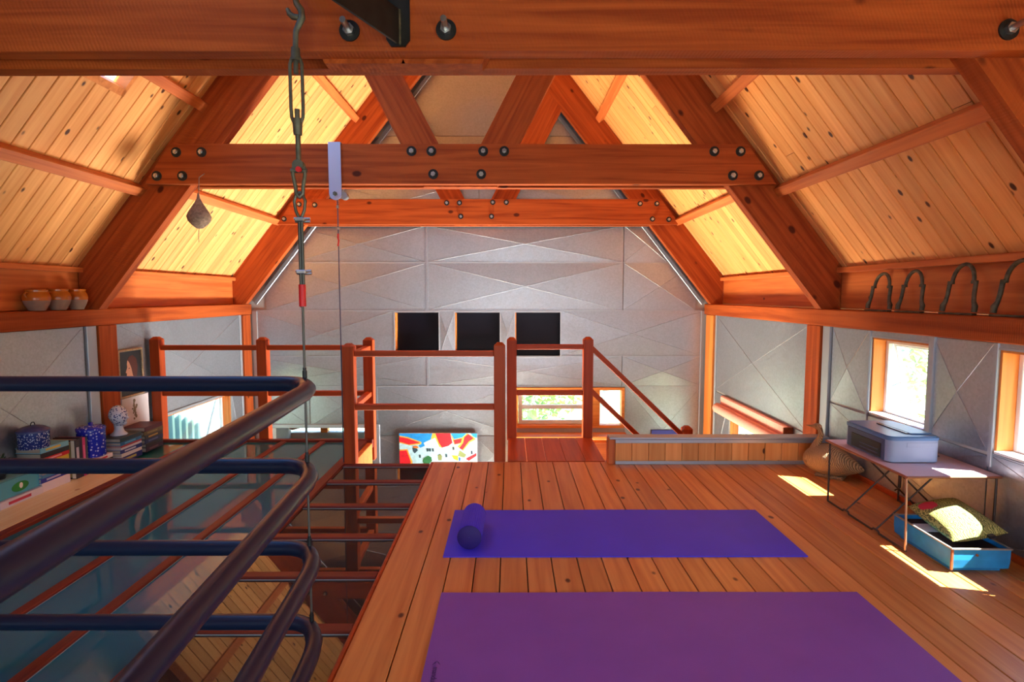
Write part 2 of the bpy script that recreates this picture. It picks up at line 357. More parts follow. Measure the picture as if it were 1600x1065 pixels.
# strips between and around niches
for n in (N1,N2,N3):
    if n[2]>0.52: panel(wall_f,rect(n[0]-0.004,n[1]+0.004,0.51,n[2],0.003),pf,(0,-1,0),0.0)
    panel(wall_f,rect(n[0]-0.004,n[1]+0.004,n[3],1.065,0.003),pf,(0,-1,0),0.0)
def niche(k,n):
    mb=MB(); d=0.12
    o=thing('window_%d'%k,'small square dark window niche in the far gable wall, %s of the row of three'%['leftmost','middle','rightmost'][k-4],'window',(n[0],YF,n[2]),kind='structure')
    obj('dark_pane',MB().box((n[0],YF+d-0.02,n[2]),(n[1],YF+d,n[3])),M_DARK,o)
    fr=MB(); t=0.014
    fr.box((n[0]-t,YF-0.014,n[2]-t),(n[1]+t,YF+0.0,n[2])).box((n[0]-t,YF-0.014,n[3]),(n[1]+t,YF,n[3]+t)).box((n[0]-t,YF-0.014,n[2]),(n[0],YF,n[3])).box((n[1],YF-0.014,n[2]),(n[1]+t,YF,n[3]))
    obj('zinc_trim',fr,M_FLASH,o)
    obj('jamb',MB().box((n[0],YF+0.001,n[2]),(n[0]+0.012,YF+d-0.02,n[3])),M_JAMB,o)
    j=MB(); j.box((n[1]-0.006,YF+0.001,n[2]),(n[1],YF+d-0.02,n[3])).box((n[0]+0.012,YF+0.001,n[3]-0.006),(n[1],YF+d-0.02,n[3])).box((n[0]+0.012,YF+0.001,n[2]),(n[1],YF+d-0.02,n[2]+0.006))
    obj('shaded_lining',j,M_DARK,o)  # unlit side, head and sill: their shade is put into the colour
for k,n in zip((4,5,6),(N1,N2,N3)): niche(k,n)
# thin standing seams
for x,z0,z1 in ((-1.0,1.065,2.08),(-1.0,0.142,0.51),(-1.635,-0.95,0.142)):
    obj('seam_strip',MB().box((x-0.012,YF-0.016,z0),(x+0.012,YF,z1)),M_ZINC,wall_f)
for z in (0.142,0.51,1.065,1.641):
    obj('seam_strip',MB().box((XL+0.03,YF-0.011,z-0.005),(XR-0.05,YF,z+0.005)),M_FLASH,wall_f)
# side wall panels
pr_=lambda u,v,w:(XR-w,u,v); pl_=lambda u,v,w:(XL+w,u,v)
for a,b,c,d in [(3.80,4.24,0.465,1.02),(2.81,3.225,0.465,1.02),(2.81,4.24,0.0,0.455),(1.2,2.81,0.0,0.465),(1.32,2.10,0.475,1.02),(0.0,1.2,0.0,0.45),
 (4.56,6.64,0.15,1.02),(6.18,6.64,-0.95,0.14),(4.56,4.86,-0.95,0.14)]:
    panel(wall_r,rect(a,b,c,d,0.004),pr_,(-1,0,0))
for w in (W1,W2):
    panel(wall_r,rect(w[0]-0.02,w[1]+0.02,w[3]+0.008,1.02,0.002),pr_,(-1,0,0),0)
    panel(wall_r,rect(w[0]-0.02,w[1]+0.02,0.462,w[2]-0.004,0.001),pr_,(-1,0,0),0)
for a,b,c,d in [(2.9,4.26,0.0,1.02),(1.5,2.9,0.0,1.02),(0.0,1.5,0.0,1.02),(4.62,6.72,0.155,1.02),(6.46,6.72,-0.95,0.15),(4.4,5.1,-0.95,0.15)]:
    panel(wall_l,rect(a,b,c,d,0.004),pl_,(1,0,0))
def strip(wall,x0,x1,y0,y1,z0,z1): return obj('flashing',MB().cbox((x0,y0,z0),(x1,y1,z1),0.003),M_FLASH,wall)
strip(wall_r,2.365,XR,4.245,4.34,0.0,1.02); strip(wall_r,2.37,XR,3.20,3.245,0.40,1.02); strip(wall_r,2.374,XR,3.78,3.80,0.40,1.02)
strip(wall_r,2.37,XR,6.60,6.64,-0.95,1.02); strip(wall_r,2.376,XR,2.785,2.81,0.40,1.02)
strip(wall_l,XL,-3.135,4.27,4.37,0.0,1.02); strip(wall_l,XL,-3.14,4.585,4.615,0.0,1.02); strip(wall_l,XL,-3.14,6.70,6.74,-0.95,1.02)
strip(wall_l,XL,-3.14,5.0,6.5,0.148,0.175)
for s in (-1,1):   # flashing that follows the gable rafters
    d0,d1=2.70,0.0; z0,z1=zc(d0)-0.52,zc(d1)-0.52
    bar('flashing',M_FLASH,(XC+s*d0,YF-0.012,z0),(XC+s*d1,YF-0.012,z1),0.014,0.045,wall_f)
    obj('flashing',MB().cbox((XC+s*2.715-0.03,YF-0.02,-0.95),(XC+s*2.715+0.03,YF,1.06),0.003),M_FLASH,wall_f)
obj('flashing',MB().cbox((-2.98,YF-0.03,-0.37),(-1.60,YF,-0.325),0.003),M_FLASH,wall_f)
obj('flashing',MB().cbox((-1.68,YF-0.028,-1.2),(-1.60,YF,-0.372),0.003),M_FLASH,wall_f)

# ------------------------------------------------------------------ floor
floor = obj('floor', MB().box((-0.575,YB,-0.20),(2.385,4.24,-0.022)), M_GAP, label='varnished pine plank floor of the loft', cat='floor', kind='structure')
xs=[-0.577,-0.405]; 
while xs[-1]<2.30: xs.append(xs[-1]+0.1203)
xs[-1]=2.387
for i,(a,b) in enumerate(zip(xs[:-1],xs[1:])):
    g=0.0036 if i%2 else 0.0013
    bar('plank',M_FLOOR,((a+b)/2,YB,-0.011),((a+b)/2,4.245,-0.011),(b-a)-2*g,0.022,floor,b=0.0016)
obj('floor_edge',MB().cbox((-0.60,0.2,-0.20),(-0.578,4.245,-0.003),0.006),M_RAIL,floor)
obj('floor_edge',MB().cbox((-0.60,4.246,-0.20),(2.385,4.27,-0.004),0.004),M_RAIL,floor)
obj('baseboard_right', MB().cbox((2.368,0.0,0.0),(2.389,4.19,0.035),0.004), M_RAIL, label='low red wood strip along the foot of the right wall', cat='baseboard', kind='structure')
land = thing('stair_landing','dark stained plank landing at the top of the stairs, past the loft floor','landing',(0.35,4.6,0))
for k in range(5):
    a=-0.02+k*0.148
    bar('plank',M_LAND,(a+0.074,4.272,-0.012),(a+0.074,4.985,-0.012),0.144,0.024,land,b=0.002)
bar('joist',M_RAIL,(0.72-0.02,4.272,-0.12),(0.72-0.02,4.985,-0.12),0.04,0.18,land)
bar('joist',M_RAIL,(0.0,4.272,-0.12),(0.0,4.985,-0.12),0.04,0.18,land)
st = thing('staircase','wooden stairs descending behind the low boarded wall','staircase',(0.74,4.6,-0.2))
for k in range(7): obj('tread',MB().cbox((0.74+k*0.2,4.33,-0.23-k*0.186),(0.99+k*0.2,4.95,-0.19-k*0.186),0.004),M_LAND,st)
for y in (4.31,4.965): bar('stringer',M_RAIL,(0.735,y,-0.27),(2.2,y,-1.63),0.03,0.22,st)

# glass floor
gf = thing('glass_floor','glazed floor of dark glass panes set in red wood bars, left of the planks','glass floor',(-1.7,3,-0.02))
ZG=-0.022
for x in (-2.31,-1.97,-1.63): bar('floor_bar',M_BAR,(x,0.3,ZG-0.02),(x,4.93,ZG-0.02),0.05,0.06,gf)
bar('floor_bar',M_BAR,(-1.28,0.3,ZG-0.02),(-1.28,4.93,ZG-0.02),0.07,0.064,gf)
bar('floor_bar',M_BAR,(-2.69,0.3,ZG-0.015),(-2.69,4.93,ZG-0.015),0.06,0.068,gf)
bar('floor_bar',M_BAR,(-3.12,4.955,ZG-0.02),(-1.20,4.955,ZG-0.02),0.05,0.075,gf)
obj('fascia',MB().cbox((-1.245,4.262,-0.22),(-1.20,4.93,-0.03),0.004),M_JAMB,gf)
ys=[0.39,0.82,1.25,1.68,2.11,2.53,2.955,3.40,3.85,4.235]
for y in ys: bar('floor_bar',M_BAR,(-1.243,y,ZG-0.02),(-0.602,y,ZG-0.02),0.055 if y<4.2 else 0.05,0.058,gf)
for a,b in zip(ys[:-1],ys[1:]):
    obj('glass_pane',MB().box((-1.243,a+0.027,ZG-0.012),(-0.602,b-0.027,ZG-0.004)),M_FGLASS,gf)
for a,b in ((-2.66,-2.335),(-2.285,-1.995),(-1.945,-1.655),(-1.605,-1.315)):
    obj('glass_pane',MB().box((a,0.3,ZG-0.012),(b,4.93,ZG-0.004)),M_TGLASS,gf)
obj('glass_pane',MB().box((-3.12,4.22,ZG-0.012),(-2.72,4.93,ZG-0.004)),M_TGLASS,gf)
M_EDGE=plain('pale_glass_edge',(0.30,0.38,0.40,1),0.3)
for a,b in zip(ys[:-1],ys[1:]):
    for yy in (a+0.0285,b-0.0335): obj('pane_edge',MB().box((-1.243,yy,ZG-0.012),(-0.602,yy+0.005,ZG-0.002)),M_EDGE,gf)
for x in (-2.339,-2.2865,-1.999,-1.9465,-1.659,-1.6065,-1.319): obj('pane_edge',MB().box((x,0.3,ZG-0.012),(x+0.004,4.93,ZG-0.002)),M_EDGE,gf)
obj('cross_strip',MB().cbox((-3.15,4.17,-0.08),(-2.72,4.22,-0.012),0.003),M_BAR,gf)
bar('ledge',M_LEDGE,(-2.94,0.3,-0.03),(-2.94,4.17,-0.03),0.43,0.05,label='long pale wood ledge along the left wall, books standing on it',cat='ledge',kind='thing')
# rooms below the glass
obj('ceiling_lower', MB().box((XL,-1.9,-1.3),(-0.62,-1.8,-0.25)), M_LOWER, label='rear partition of the storey below the loft', cat='wall', kind='structure')

# ------------------------------------------------------------------ ceiling
SKY=(2.33,3.716,0.95,2.05)    # left skylight: y, y, d, d
SKY2=(0.713,1.868,0.8,1.6)  # unseen skylight, added for blue top light on the pipes
DE=2.96
def sp(s,y,d,off):           # point on a slope: off metres below the ceiling face (towards the room)
    return Vector((XC+s*(d-off*SI), y, zc(d)-off*CO))
ceil_mb=MB()
for s in (-1,1):
    for a,b,c,d in grid_boxes(YB-0.1,YF+0.15,0.0,DE,[SKY,SKY2] if s<0 else []):
        P=[sp(s,a,c,-0.024),sp(s,b,c,-0.024),sp(s,b,d,-0.024),sp(s,a,d,-0.024)]
        ceil_mb.prism(P,(s*SI*0.05,0,CO*0.05))
ceiling=obj('ceiling',ceil_mb,M_GAP,label='steep gabled ceiling lined with knotty pine boards',cat='ceiling',kind='structure')
BW=0.1155
def board(s,y0,y1,d0,d1):
    a=sp(s,(y0+y1)/2,d0,-0.011); b=sp(s,(y0+y1)/2,d1,-0.011); T,l=frame(a,b,(-s*SI,0,-CO)); w=(y1-y0)-0.007
    hx,hw,h,c=l/2,w/2,0.011,0.003
    # board with a chamfered V-joint on its room face
    V=[(-hx,-hw,-h),(-hx,hw,-h),(-hx,hw,h-c),(-hx,hw-c,h),(-hx,-hw+c,h),(-hx,-hw,h-c)]; V+=[(hx,)+v[1:] for v in V]
    Fs=[(k,k+6,(k+1)%6+6,(k+1)%6) for k in range(6)]+[(0,1,2,3,4,5),(11,10,9,8,7,6)]
    obj('board',MB().add(V,Fs),M_PINE,ceiling,T)
y=0.02; ry=random.Random(3)
while y<YF:
    y1=min(y+BW,YF)
    for s in (-1,1):
        segs=[(0.05,2.88)]
        if s<0 and y1>SKY[0]+0.01 and y<SKY[1]-0.01: segs=[(0.05,SKY[2]),(SKY[3],2.88)]
        elif s<0 and y1>SKY2[0]+0.01 and y<SKY2[1]-0.01: segs=[(0.05,SKY2[2]),(SKY2[3],2.88)]
        elif ry.random()<0.3:
            q=ry.uniform(1.5,2.4); segs=[(0.05,q-0.001),(q+0.001,2.88)]
        for d0,d1 in segs: board(s,y,y1,d0,d1)
    y=y1
# skylights
for k,(a,b,c,d) in ((7,SKY),(11,SKY2)):
    sk=thing('window_%d'%k,'roof skylight in the left pine ceiling slope, partly hidden by the front tie beam' if k==7 else 'unseen roof skylight added over the viewpoint to light the pipe railing','skylight',sp(-1,(a+b)/2,1.5,0),kind='structure')
    for y0,y1,d0,d1 in ((a,a+0.03,c,d),(b-0.03,b,c,d),(a,b,c,c+0.03),(a,b,d-0.03,d)):
        P=[sp(-1,y0,d0,0.005),sp(-1,y1,d0,0.005),sp(-1,y1,d1,0.005),sp(-1,y0,d1,0.005)]
        obj('reveal',MB().prism(P,(-SI*0.085,0,CO*0.085)),M_JAMB,sk)
    P=[sp(-1,a,c,-0.06),sp(-1,b,c,-0.06),sp(-1,b,d,-0.06),sp(-1,a,d,-0.06)]
    obj('glass_pane',MB().prism(P,(-SI*0.006,0,CO*0.006)),M_GLASS,sk)
obj('ridge_board',MB().cbox((XC-0.03,YB,zc(0)-0.28),(XC+0.03,YF,zc(0)-0.03)),M_BEAM,ceiling)

# ------------------------------------------------------------------ timber frame
def hexnut(r,h,n=6):
    return MB().cyl((0,0,0),(0,-h,0),r,n,smooth=False)
me_nut=mesh_of('bolt',MB().cyl((0,-0.004,0),(0,-0.018,0),0.018,6,smooth=False).cyl((0,-0.018,0),(0,-0.028,0),0.010,10),M_BRIGHT)
me_wash=mesh_of('washer',MB().cyl((0,0,0),(0,-0.004,0),0.036,20),M_BLACK)
me_nutS=mesh_of('bolt',MB().cyl((0,-0.003,0),(0,-0.020,0),0.016,6,smooth=False).cyl((0,-0.02,0),(0,-0.034,0),0.010,10),M_BRIGHT)
me_washS=mesh_of('washer',MB().cyl((0,0,0),(0,-0.004,0),0.030,16),M_BLACK)
me_rod=mesh_of('bolt',MB().cyl((0,-0.006,0),(0,-0.022,0),0.019,6,smooth=False).cyl((0,-0.02,0),(0,-0.085,0.0),0.010,12),M_BRIGHT)
me_washB=mesh_of('washer',MB().cyl((0,0,0),(0,-0.006,0),0.034,28),M_BLACK)
def bolt(t,x,y,z,m=me_nut,w=me_wash):
    T=Matrix.Translation((x,y,z)) @ Matrix.Rotation(random.uniform(0,1),4,'Y')
    o=put('bolt',m,t,T); put('washer',w,o,T)
def truss(yc,label,bolts,struts=True,tilt=0.0,m=me_nut,w=me_wash):
    """rafter pair and struts 0.085 thick at yc..yc+0.085, tie planks 0.065 thick on either side"""
    t=thing('roof_truss',label,'truss',(XC,yc,2.06))
    ya,yb=yc,yc+0.085
    for s in (-1,1):
        d0=2.78; P=[(XC+s*2.72,ya,1.146),(XC+s*0.0,ya,1.145+SL*2.72),(XC,ya,zc(0)-0.005),(XC+s*2.86,ya,zc(2.86)-0.005),(XC+s*2.86,ya,1.146)]
        poly_bar('rafter',M_BEAM,P,(0,0.085,0),(s*-CO,0,SI),t)
        if struts:
            P=[]; sw=0.14
            for q,zz in ((-sw,2.05),(sw,2.05)): P.append((XC+s*(0.31+(zz-2.387)/1.9)+s*q,ya+0.002,zz))
            for q in (sw,-sw):
                A=0.31-2.387/1.9+q; zz=(1.145+SL*2.72-SL*A)/(1+SL/1.9); P.append((XC+s*(A+zz/1.9),ya+0.002,zz))
            poly_bar('strut',M_BEAM,P,(0,0.081,0),(s*1,0,1.9),t)
    for y0 in (ya-0.066,yb+0.001):
        zt=2.343; P=[(XC-2.29,y0,2.059),(XC+2.315,y0,2.059+tilt),(XC+2.10,y0,zt+tilt),(XC-2.10,y0,zt)]
        poly_bar('tie_beam',M_BEAM,P,(0,0.065,0),(1,0,0.0),t)
    for x,z in bolts: bolt(t,x,ya-0.066,z,m,w)
    return t
B2=[(-2.42,2.283),(-2.237,2.283),(-2.569,2.114),(-2.383,2.114),(1.485,2.292),(1.676,2.292),(1.625,2.12),(1.817,2.12),(-0.715,2.292),(-0.571,2.292),(-0.195,2.292),(-0.042,2.292),(-0.559,2.128),(-0.21,2.128)]
B3=[(-2.404,2.283),(-2.226,2.276),(-2.581,2.118),(-2.39,2.118),(1.485,2.292),(1.676,2.292),(1.63,2.118),(1.818,2.114),(-0.723,2.3),(-0.577,2.3),(-0.197,2.306),(-0.043,2.306),(-0.563,2.147),(-0.212,2.147)]
t1=truss(2.066,'nearest roof truss, its double red tie beam crossing the top of the picture',[],tilt=0.012)
for x,z in ((-0.535,2.128),(-0.213,2.132),(1.668,2.135)): bolt(t1,x,2.0,z,me_rod,me_washB)
t2=truss(4.345,'middle roof truss of red timber with double tie beam and black washers',B2)
t3=truss(6.745,'farthest roof truss of red timber, against the galvanized gable wall',B3,m=me_nutS,w=me_washS)
# purlins
def purlin(s,d,y0,y1,label):
    p=sp(s,y0,d,0.036); q=sp(s,y1,d,0.036)
    bar('purlin',M_JAMB if False else M_PURL,p,q,0.072,0.072,None,(-s*SI,0,-CO),0.003,label=label,cat='beam',kind='thing')
M_PURL=wood('purlin_wood',srgb(208,116,56),srgb(176,84,36),srgb(96,36,14),rough=0.5,knotscale=3,knotsize=0.06,var=0.05)
for s,nm in ((1,'right'),(-1,'left')):
    purlin(s,2.40,2.152,4.343,'lower pine purlin on the %s ceiling slope, between nearest and middle trusses'%nm)
    purlin(s,1.915,2.152,4.343,'upper pine purlin on the %s ceiling slope, just below the front tie beam'%nm)
    purlin(s,2.34,4.432,6.743,'lower pine purlin on the %s ceiling slope, in the far bay'%nm)
    purlin(s,1.42,4.432,6.743,'upper pine purlin on the %s ceiling slope, in the far bay'%nm)
# plates, knee boards, posts
for s,nm,x0,x1 in ((1,'right',2.35,2.49),(-1,'left',-3.26,-3.12)):
    bar('wall_plate',M_BEAM,((x0+x1)/2,YB,1.0825),((x0+x1)/2,YF-0.005,1.0825),x1-x0,0.125,label='long red timber wall plate running along the %s wall top'%nm,cat='beam',kind='thing',b=0.006)
    for y0,y1,bay in ((2.152,4.343,'near'),(4.432,6.743,'far')):
        kx=XC+s*2.86
        b_=thing('knee_board','knotty pine board closing the eaves above the %s plate, %s bay'%(nm,bay),'board',(kx,(y0+y1)/2,1.15))
        bar('face_board',M_PURL,(kx+s*0.012,y0,1.285),(kx+s*0.012,y1,1.285),0.022,0.275,b_)
        bar('cap_strip',M_PURL,(kx-s*0.016,y0,1.437),(kx-s*0.016,y1,1.437),0.05,0.04,b_)
    px_=x0+0.021 if s>0 else x1-0.021
    bar('timber_post',M_BEAM,(px_,4.45 if s>0 else 4.475,ZLO),(px_,4.45 if s>0 else 4.475,1.018),0.2,0.042,None,(1,0,0),label='red timber post on the %s wall below the middle truss'%nm,cat='post',kind='thing')
    bar('timber_post',M_JAMB if s>0 else M_BEAM,(px_,6.78 if s>0 else 6.84,ZLO),(px_,6.78 if s>0 else 6.84,1.018),0.24 if s>0 else 0.19,0.042,None,(1,0,0),label='timber post on the %s wall in the far corner'%nm,cat='post',kind='thing')
    bar('eave_board',M_PURL,(XC+s*2.905,YB,1.29),(XC+s*2.905,YF,1.29),0.03,0.46,ceiling)  # backing strip added to stop daylight leaking in behind the knee boards

# ------------------------------------------------------------------ side windows
def side_window(k,w,label,xin,s,tilt,glz=True,open_=True):
    """awning window in a side wall; s=+1 right wall (outside is +x)"""
    y0,y1,z0,z1=w; o=thing('window_%d'%k,label,'window',(xin,(y0+y1)/2,z0),kind='structure')
    xo=xin+s*0.11; lo,hi=min(xin,xo),max(xin,xo)
    for ya,yb in ((y0,y0+0.014),(y1-0.014,y1)): bar('jamb',M_JAMB,((lo+hi)/2,(ya+yb)/2,z0),((lo+hi)/2,(ya+yb)/2,z1),0.014,hi-lo,o,(1,0,0),0.001)
    obj('head',MB().box((lo,y0+0.014,z1-0.012),(hi,y1-0.014,z1)),M_JAMB,o); obj('sill',MB().box((min(xin-s*0.012,hi),y0+0.014,z0),(max(xin-s*0.012,hi) if s<0 else hi,y1-0.014,z0+0.012)),M_WHITE,o)
    f=MB(); t=0.02; xi=xin-s*0.010
    a,b=min(xi,xin),max(xi,xin)
    f.box((a,y0-0.022,z0-0.004),(b,y0,z1+0.01)).box((a,y1,z0-0.004),(b,y1+0.022,z1+0.01)).box((a,y0,z1),(b,y1,z1+0.012))
    obj('zinc_trim',f,M_FLASH,o)
    # fixed frame at the outer face
    fr=MB(); t=0.026; ya,yb,za,zb=y0+0.014,y1-0.014,z0+0.012,z1-0.012; xa,xb=(xo-0.03,xo) if s>0 else (xo,xo+0.03)
    for B in (((xa,ya,za),(xb,ya+t,zb)),((xa,yb-t,za),(xb,yb,zb)),((xa,ya+t,zb-t),(xb,yb-t,zb)),((xa,ya+t,za),(xb,yb-t,za+t))): fr.cbox(B[0],B[1],0.003)
    obj('window_frame',fr,M_WHITE,o)
    # sash hinged at the head, swung outwards
    T=Matrix.Translation((xo+s*0.012,0,zb-0.01)) @ Matrix.Rotation(-s*tilt,4,'Y')
    sa=MB(); ya+=0.012; yb-=0.012; h=zb-za-0.02; t=0.032
    for B in (((-0.012,ya,-h),(0.012,ya+t,0)),((-0.012,yb-t,-h),(0.012,yb,0)),((-0.012,ya+t,-t),(0.012,yb-t,0)),((-0.012,ya+t,-h),(0.012,yb-t,-h+t))): sa.cbox(B[0],B[1],0.003)
    so=obj('sash',sa,M_WHITE,o,T)
    obj('glass_pane',MB().box((-0.003,ya+t,-h+t),(0.003,yb-t,-t)),M_GLASS,so,T)
    ar=MB()
    for yy in (ya+0.01,yb-0.01):
        p=T @ Vector((0,yy,-h*0.6)); ar.cyl((xo-s*0.01,yy,za+0.05+h*0.25),p,0.005,6)
    obj('stay_arm',ar,M_BRIGHT,o)
side_window(1,W1,'small awning window in the right wall, directly behind the printer',XR,1,0.22)
side_window(2,W2,'small window in the right wall at the edge of the picture, nearest the viewer',XR,1,0.22)
side_window(3,W3,'bright window low in the right wall beneath the pink blind',XR,1,0.15)
side_window(9,LW,'open awning window low in the left wall facing corrugated siding',XL,-1,0.28)
# far window
fwn=thing('window_8','wide wood framed window low in the far wall, shrubs outside','window',((FW[0]+FW[1])/2,YF,FW[2]),kind='structure')
def frame_boxes(mb,x0,x1,z0,z1,y0,y1,t):
    mb.cbox((x0,y0,z0),(x0+t,y1,z1),0.003).cbox((x1-t,y0,z0),(x1,y1,z1),0.003).cbox((x0+t,y0,z1-t),(x1-t,y1,z1),0.003).cbox((x0+t,y0,z0),(x1-t,y1,z0+t),0.003); return mb
obj('window_frame',frame_boxes(MB(),FW[0],FW[1],FW[2],FW[3],YF-0.02,YF+0.10,0.035),M_JAMB,fwn)
obj('mullion',MB().cbox((0.98,YF-0.015,FW[2]+0.035),(1.10,YF+0.10,FW[3]-0.035),0.004),M_JAMB,fwn)
so=obj('sash',frame_boxes(MB(),0.10,0.98,FW[2]+0.036,FW[3]-0.036,YF+0.05,YF+0.08,0.05).cbox((0.15,YF+0.045,-0.15),(0.93,YF+0.085,-0.10),0.003),M_WHITE,fwn)
obj('glass_pane',MB().box((0.15,YF+0.062,FW[2]+0.08),(0.93,YF+0.068,FW[3]-0.08)),M_GLASS,so)
obj('glass_pane',MB().box((1.10,YF+0.062,FW[2]+0.036),(1.366,YF+0.068,FW[3]-0.036)),M_GLASS,fwn)
cb=thing('cupboard','orange wood cupboard fixed below the far window','cupboard',(0.7,YF-0.05,ZLO))
obj('body',MB().cbox((0.0,YF-0.20,-1.4),(1.40,YF-0.012,-0.47),0.004),M_JAMB,cb); obj('top',MB().cbox((-0.02,YF-0.23,-0.468),(1.42,YF-0.012,-0.43),0.004),M_JAMB,cb)
for x0,x1 in ((0.02,0.48),(0.50,0.96),(0.98,1.39)): obj('door',MB().cbox((x0,YF-0.218,-1.35),(x1,YF-0.201,-0.50),0.003),M_BEAM,cb)
obj('plinth',MB().box((0.0,YF-0.18,ZLO),(1.40,YF-0.03,-1.4)),M_LAND,cb)
# alcove behind the far wall
obj('wall_alcove',MB().box((-3.3,8.3,ZLO),(-1.3,8.4,-0.75)).box((-3.3,8.3,-0.2),(-1.3,8.4,0.2)).box((-3.3,YF+0.14,0.0),(-1.3,8.4,0.1)).box((-3.3,YF+0.14,ZLO),(-3.2,8.3,0.0)).box((-1.4,YF+0.14,ZLO),(-1.3,8.3,0.0)),M_WALLB,label='walls of the small porch seen through the far left opening',cat='wall',kind='structure')
wn=thing('window_10','bright porch window seen through the opening in the far wall','window',(-2.3,8.3,-0.5),kind='structure')
obj('glass_pane',MB().box((-3.2,8.34,-0.75),(-1.4,8.346,-0.2)),M_GLASS,wn)
for x in (-2.72,-2.35,-1.6): obj('mullion',MB().cbox((x-0.05,8.29,-0.75),(x+0.05,8.40,-0.2),0.004),M_JAMB,wn)

# ------------------------------------------------------------------ guard rails
def post(t,x,y,z0,z1,w=0.085):
    h=0.022; a=w/2; c=a*0.42
    mb=MB().cbox((-a,-a,z0),(a,a,z1-h),0.003)
    mb.prism([(-a+0.003,-a+0.003,z1-h),(a-0.003,-a+0.003,z1-h),(a-0.003,a-0.003,z1-h),(-a+0.003,a-0.003,z1-h)],(0,0,0.0015))
    V=[(-a+0.003,-a+0.003,z1-h),(a-0.003,-a+0.003,z1-h),(a-0.003,a-0.003,z1-h),(-a+0.003,a-0.003,z1-h),(-c,-c,z1),(c,-c,z1),(c,c,z1),(-c,c,z1)]
    mb.add(V,[(4,5,6,7),(0,1,5,4),(1,2,6,5),(2,3,7,6),(3,0,4,7)])
    R=Matrix.Translation((x,y,0)) @ Matrix.Rotation(-PI/2,4,'Y')   # grain along the post
    mb.v=[tuple(Matrix.Rotation(PI/2,4,'Y') @ Vector(v)) for v in mb.v]
    return obj('post',mb,M_RAIL,t,R)
gr=thing('guard_railing','red wooden guard railing around the glass floor edge, with square capped posts','railing',(-1.2,4.3,0))
YA,YC=4.293,5.022
PA,PB,PC,PD,PE=(-1.205,YA),(-0.078,YA),(-3.085,YC),(-2.16,YC),(-1.236,YC)
post(gr,*PA,-0.03,0.893); post(gr,*PB,0.0,0.90); post(gr,*PC,-0.03,0.89); post(gr,*PD,-0.03,0.885); post(gr,*PE,-0.20,0.885)
def rails(t,p,q,zs,w=0.05,h=0.043):
    v=(Vector(q)-Vector(p)).normalized()*0.043
    for z in zs: bar('rail',M_RAIL,(p[0]+v.x,p[1]+v.y,z),(q[0]-v.x,q[1]-v.y,z),w,h,t,b=0.004)
rails(gr,PA,PB,(0.815,0.412)); rails(gr,PC,PD,(0.794,0.391)); rails(gr,PD,PE,(0.794,0.391))
rails(gr,PA,PE,(0.794,0.391))
gs=thing('stair_railing','red wooden railing across the landing and sloping down beside the stairs','railing',(0.35,YC,0))
PF,PG=(0.014,YC),(0.682,YC)
post(gs,*PF,-0.02,0.885); post(gs,*PG,-0.02,0.888); post(gs,1.567,YC,-0.9,0.098)
rails(gs,PF,PG,(0.80,0.395))
bar('rail',M_RAIL,(0.715,YC,0.79),(1.545,YC,-0.005),0.05,0.043,gs); bar('rail',M_RAIL,(0.715,YC,0.41),(1.545,YC,-0.385),0.05,0.043,gs)
# low boarded wall
hw=thing('half_wall','low pine boarded wall with grey metal cap at the stairwell edge','wall',(1.53,4.23,0),kind='thing')
obj('core',MB().box((0.76,4.20,0.0),(2.36,4.26,0.185)),M_PURL,hw)
bar('end_cap',M_PURL,(0.752,4.229,0.0),(0.752,4.229,0.187),0.09,0.05,hw,(1,0,0))
x=0.779
while x<2.35:
    x1=min(x+0.1235,2.355); bar('board',M_PINE,((x+x1)/2,4.194,0.02),((x+x1)/2,4.194,0.162),0.012,x1-x-0.003,hw,(1,0,0),0.002); x=x1
obj('metal_cap',MB().cbox((0.735,4.178,0.188),(2.36,4.28,0.204),0.002).cbox((0.779,4.180,0.160),(2.36,4.188,0.187),0.002),M_FLASH,hw)
obj('metal_base',MB().cbox((0.779,4.180,0.0),(2.36,4.190,0.026),0.002),M_FLASH,hw)

# ------------------------------------------------------------------ pipe railing and cables
def bend(y0,x0,z,r=0.125,xl=-2.45,ye=-0.6):
    pts=[(xl,y0,z),(x0-r-0.3,y0,z)]
    for k in range(0,13):
        a=PI/2*k/12; pts.append((x0-r+r*math.sin(a),y0-r+r*math.cos(a),z))
    pts=pts[:-2]; e=0.08; x1,y1=pts[-1][0],pts[-1][1]
    pts+= [(x1+0.012,y1-0.02,z),(x1+0.02+e*0.1,y1-0.1,z),(x0+e*(y0-0.9),0.9,z),(x0+e*(y0-ye),ye,z)]; return pts
prl=thing('pipe_railing','guard of four stacked blue-black bent steel pipes in the foreground','railing',(-0.66,1.94,0))
PZ=(0.950,0.665,0.374,0.105)
for z in PZ: obj('pipe',MB().tube(bend(1.945,-0.658,z),0.0265,20),M_PIPE,prl)
for x,y in ((-2.42,1.945),(-0.458,-0.55)):
    obj('upright',MB().cyl((x,y,-0.02),(x,y,1.0),0.03,16),M_PIPE,prl)
cxy=(-0.684,1.906)
sc=thing('suspension_cable','thick steel cable with turnbuckle and red tape holding up the pipe railing','cable',(cxy[0],cxy[1],2.2))
def X(z,dx=0,dy=0): return (cxy[0]+dx,cxy[1]+dy,z)
hk=[X(2.30),X(2.205),X(2.17,0.008),X(2.15,0.022),X(2.128,0.024),X(2.108,0.014),X(2.085,0.003),X(2.03)]
obj('hook',MB().tube(hk,[0.009,0.009,0.010,0.011,0.011,0.010,0.009,0.009],10).tube([X(2.155,-0.022),X(2.14,-0.016),X(2.13,-0.004),X(2.128,0.014)],[0.006,0.009,0.010,0.01],8),M_STEEL,sc)
tb=MB().cyl(X(2.035),X(1.995),0.014,10,0.016).cyl(X(1.815),X(1.765),0.017,10,0.014)
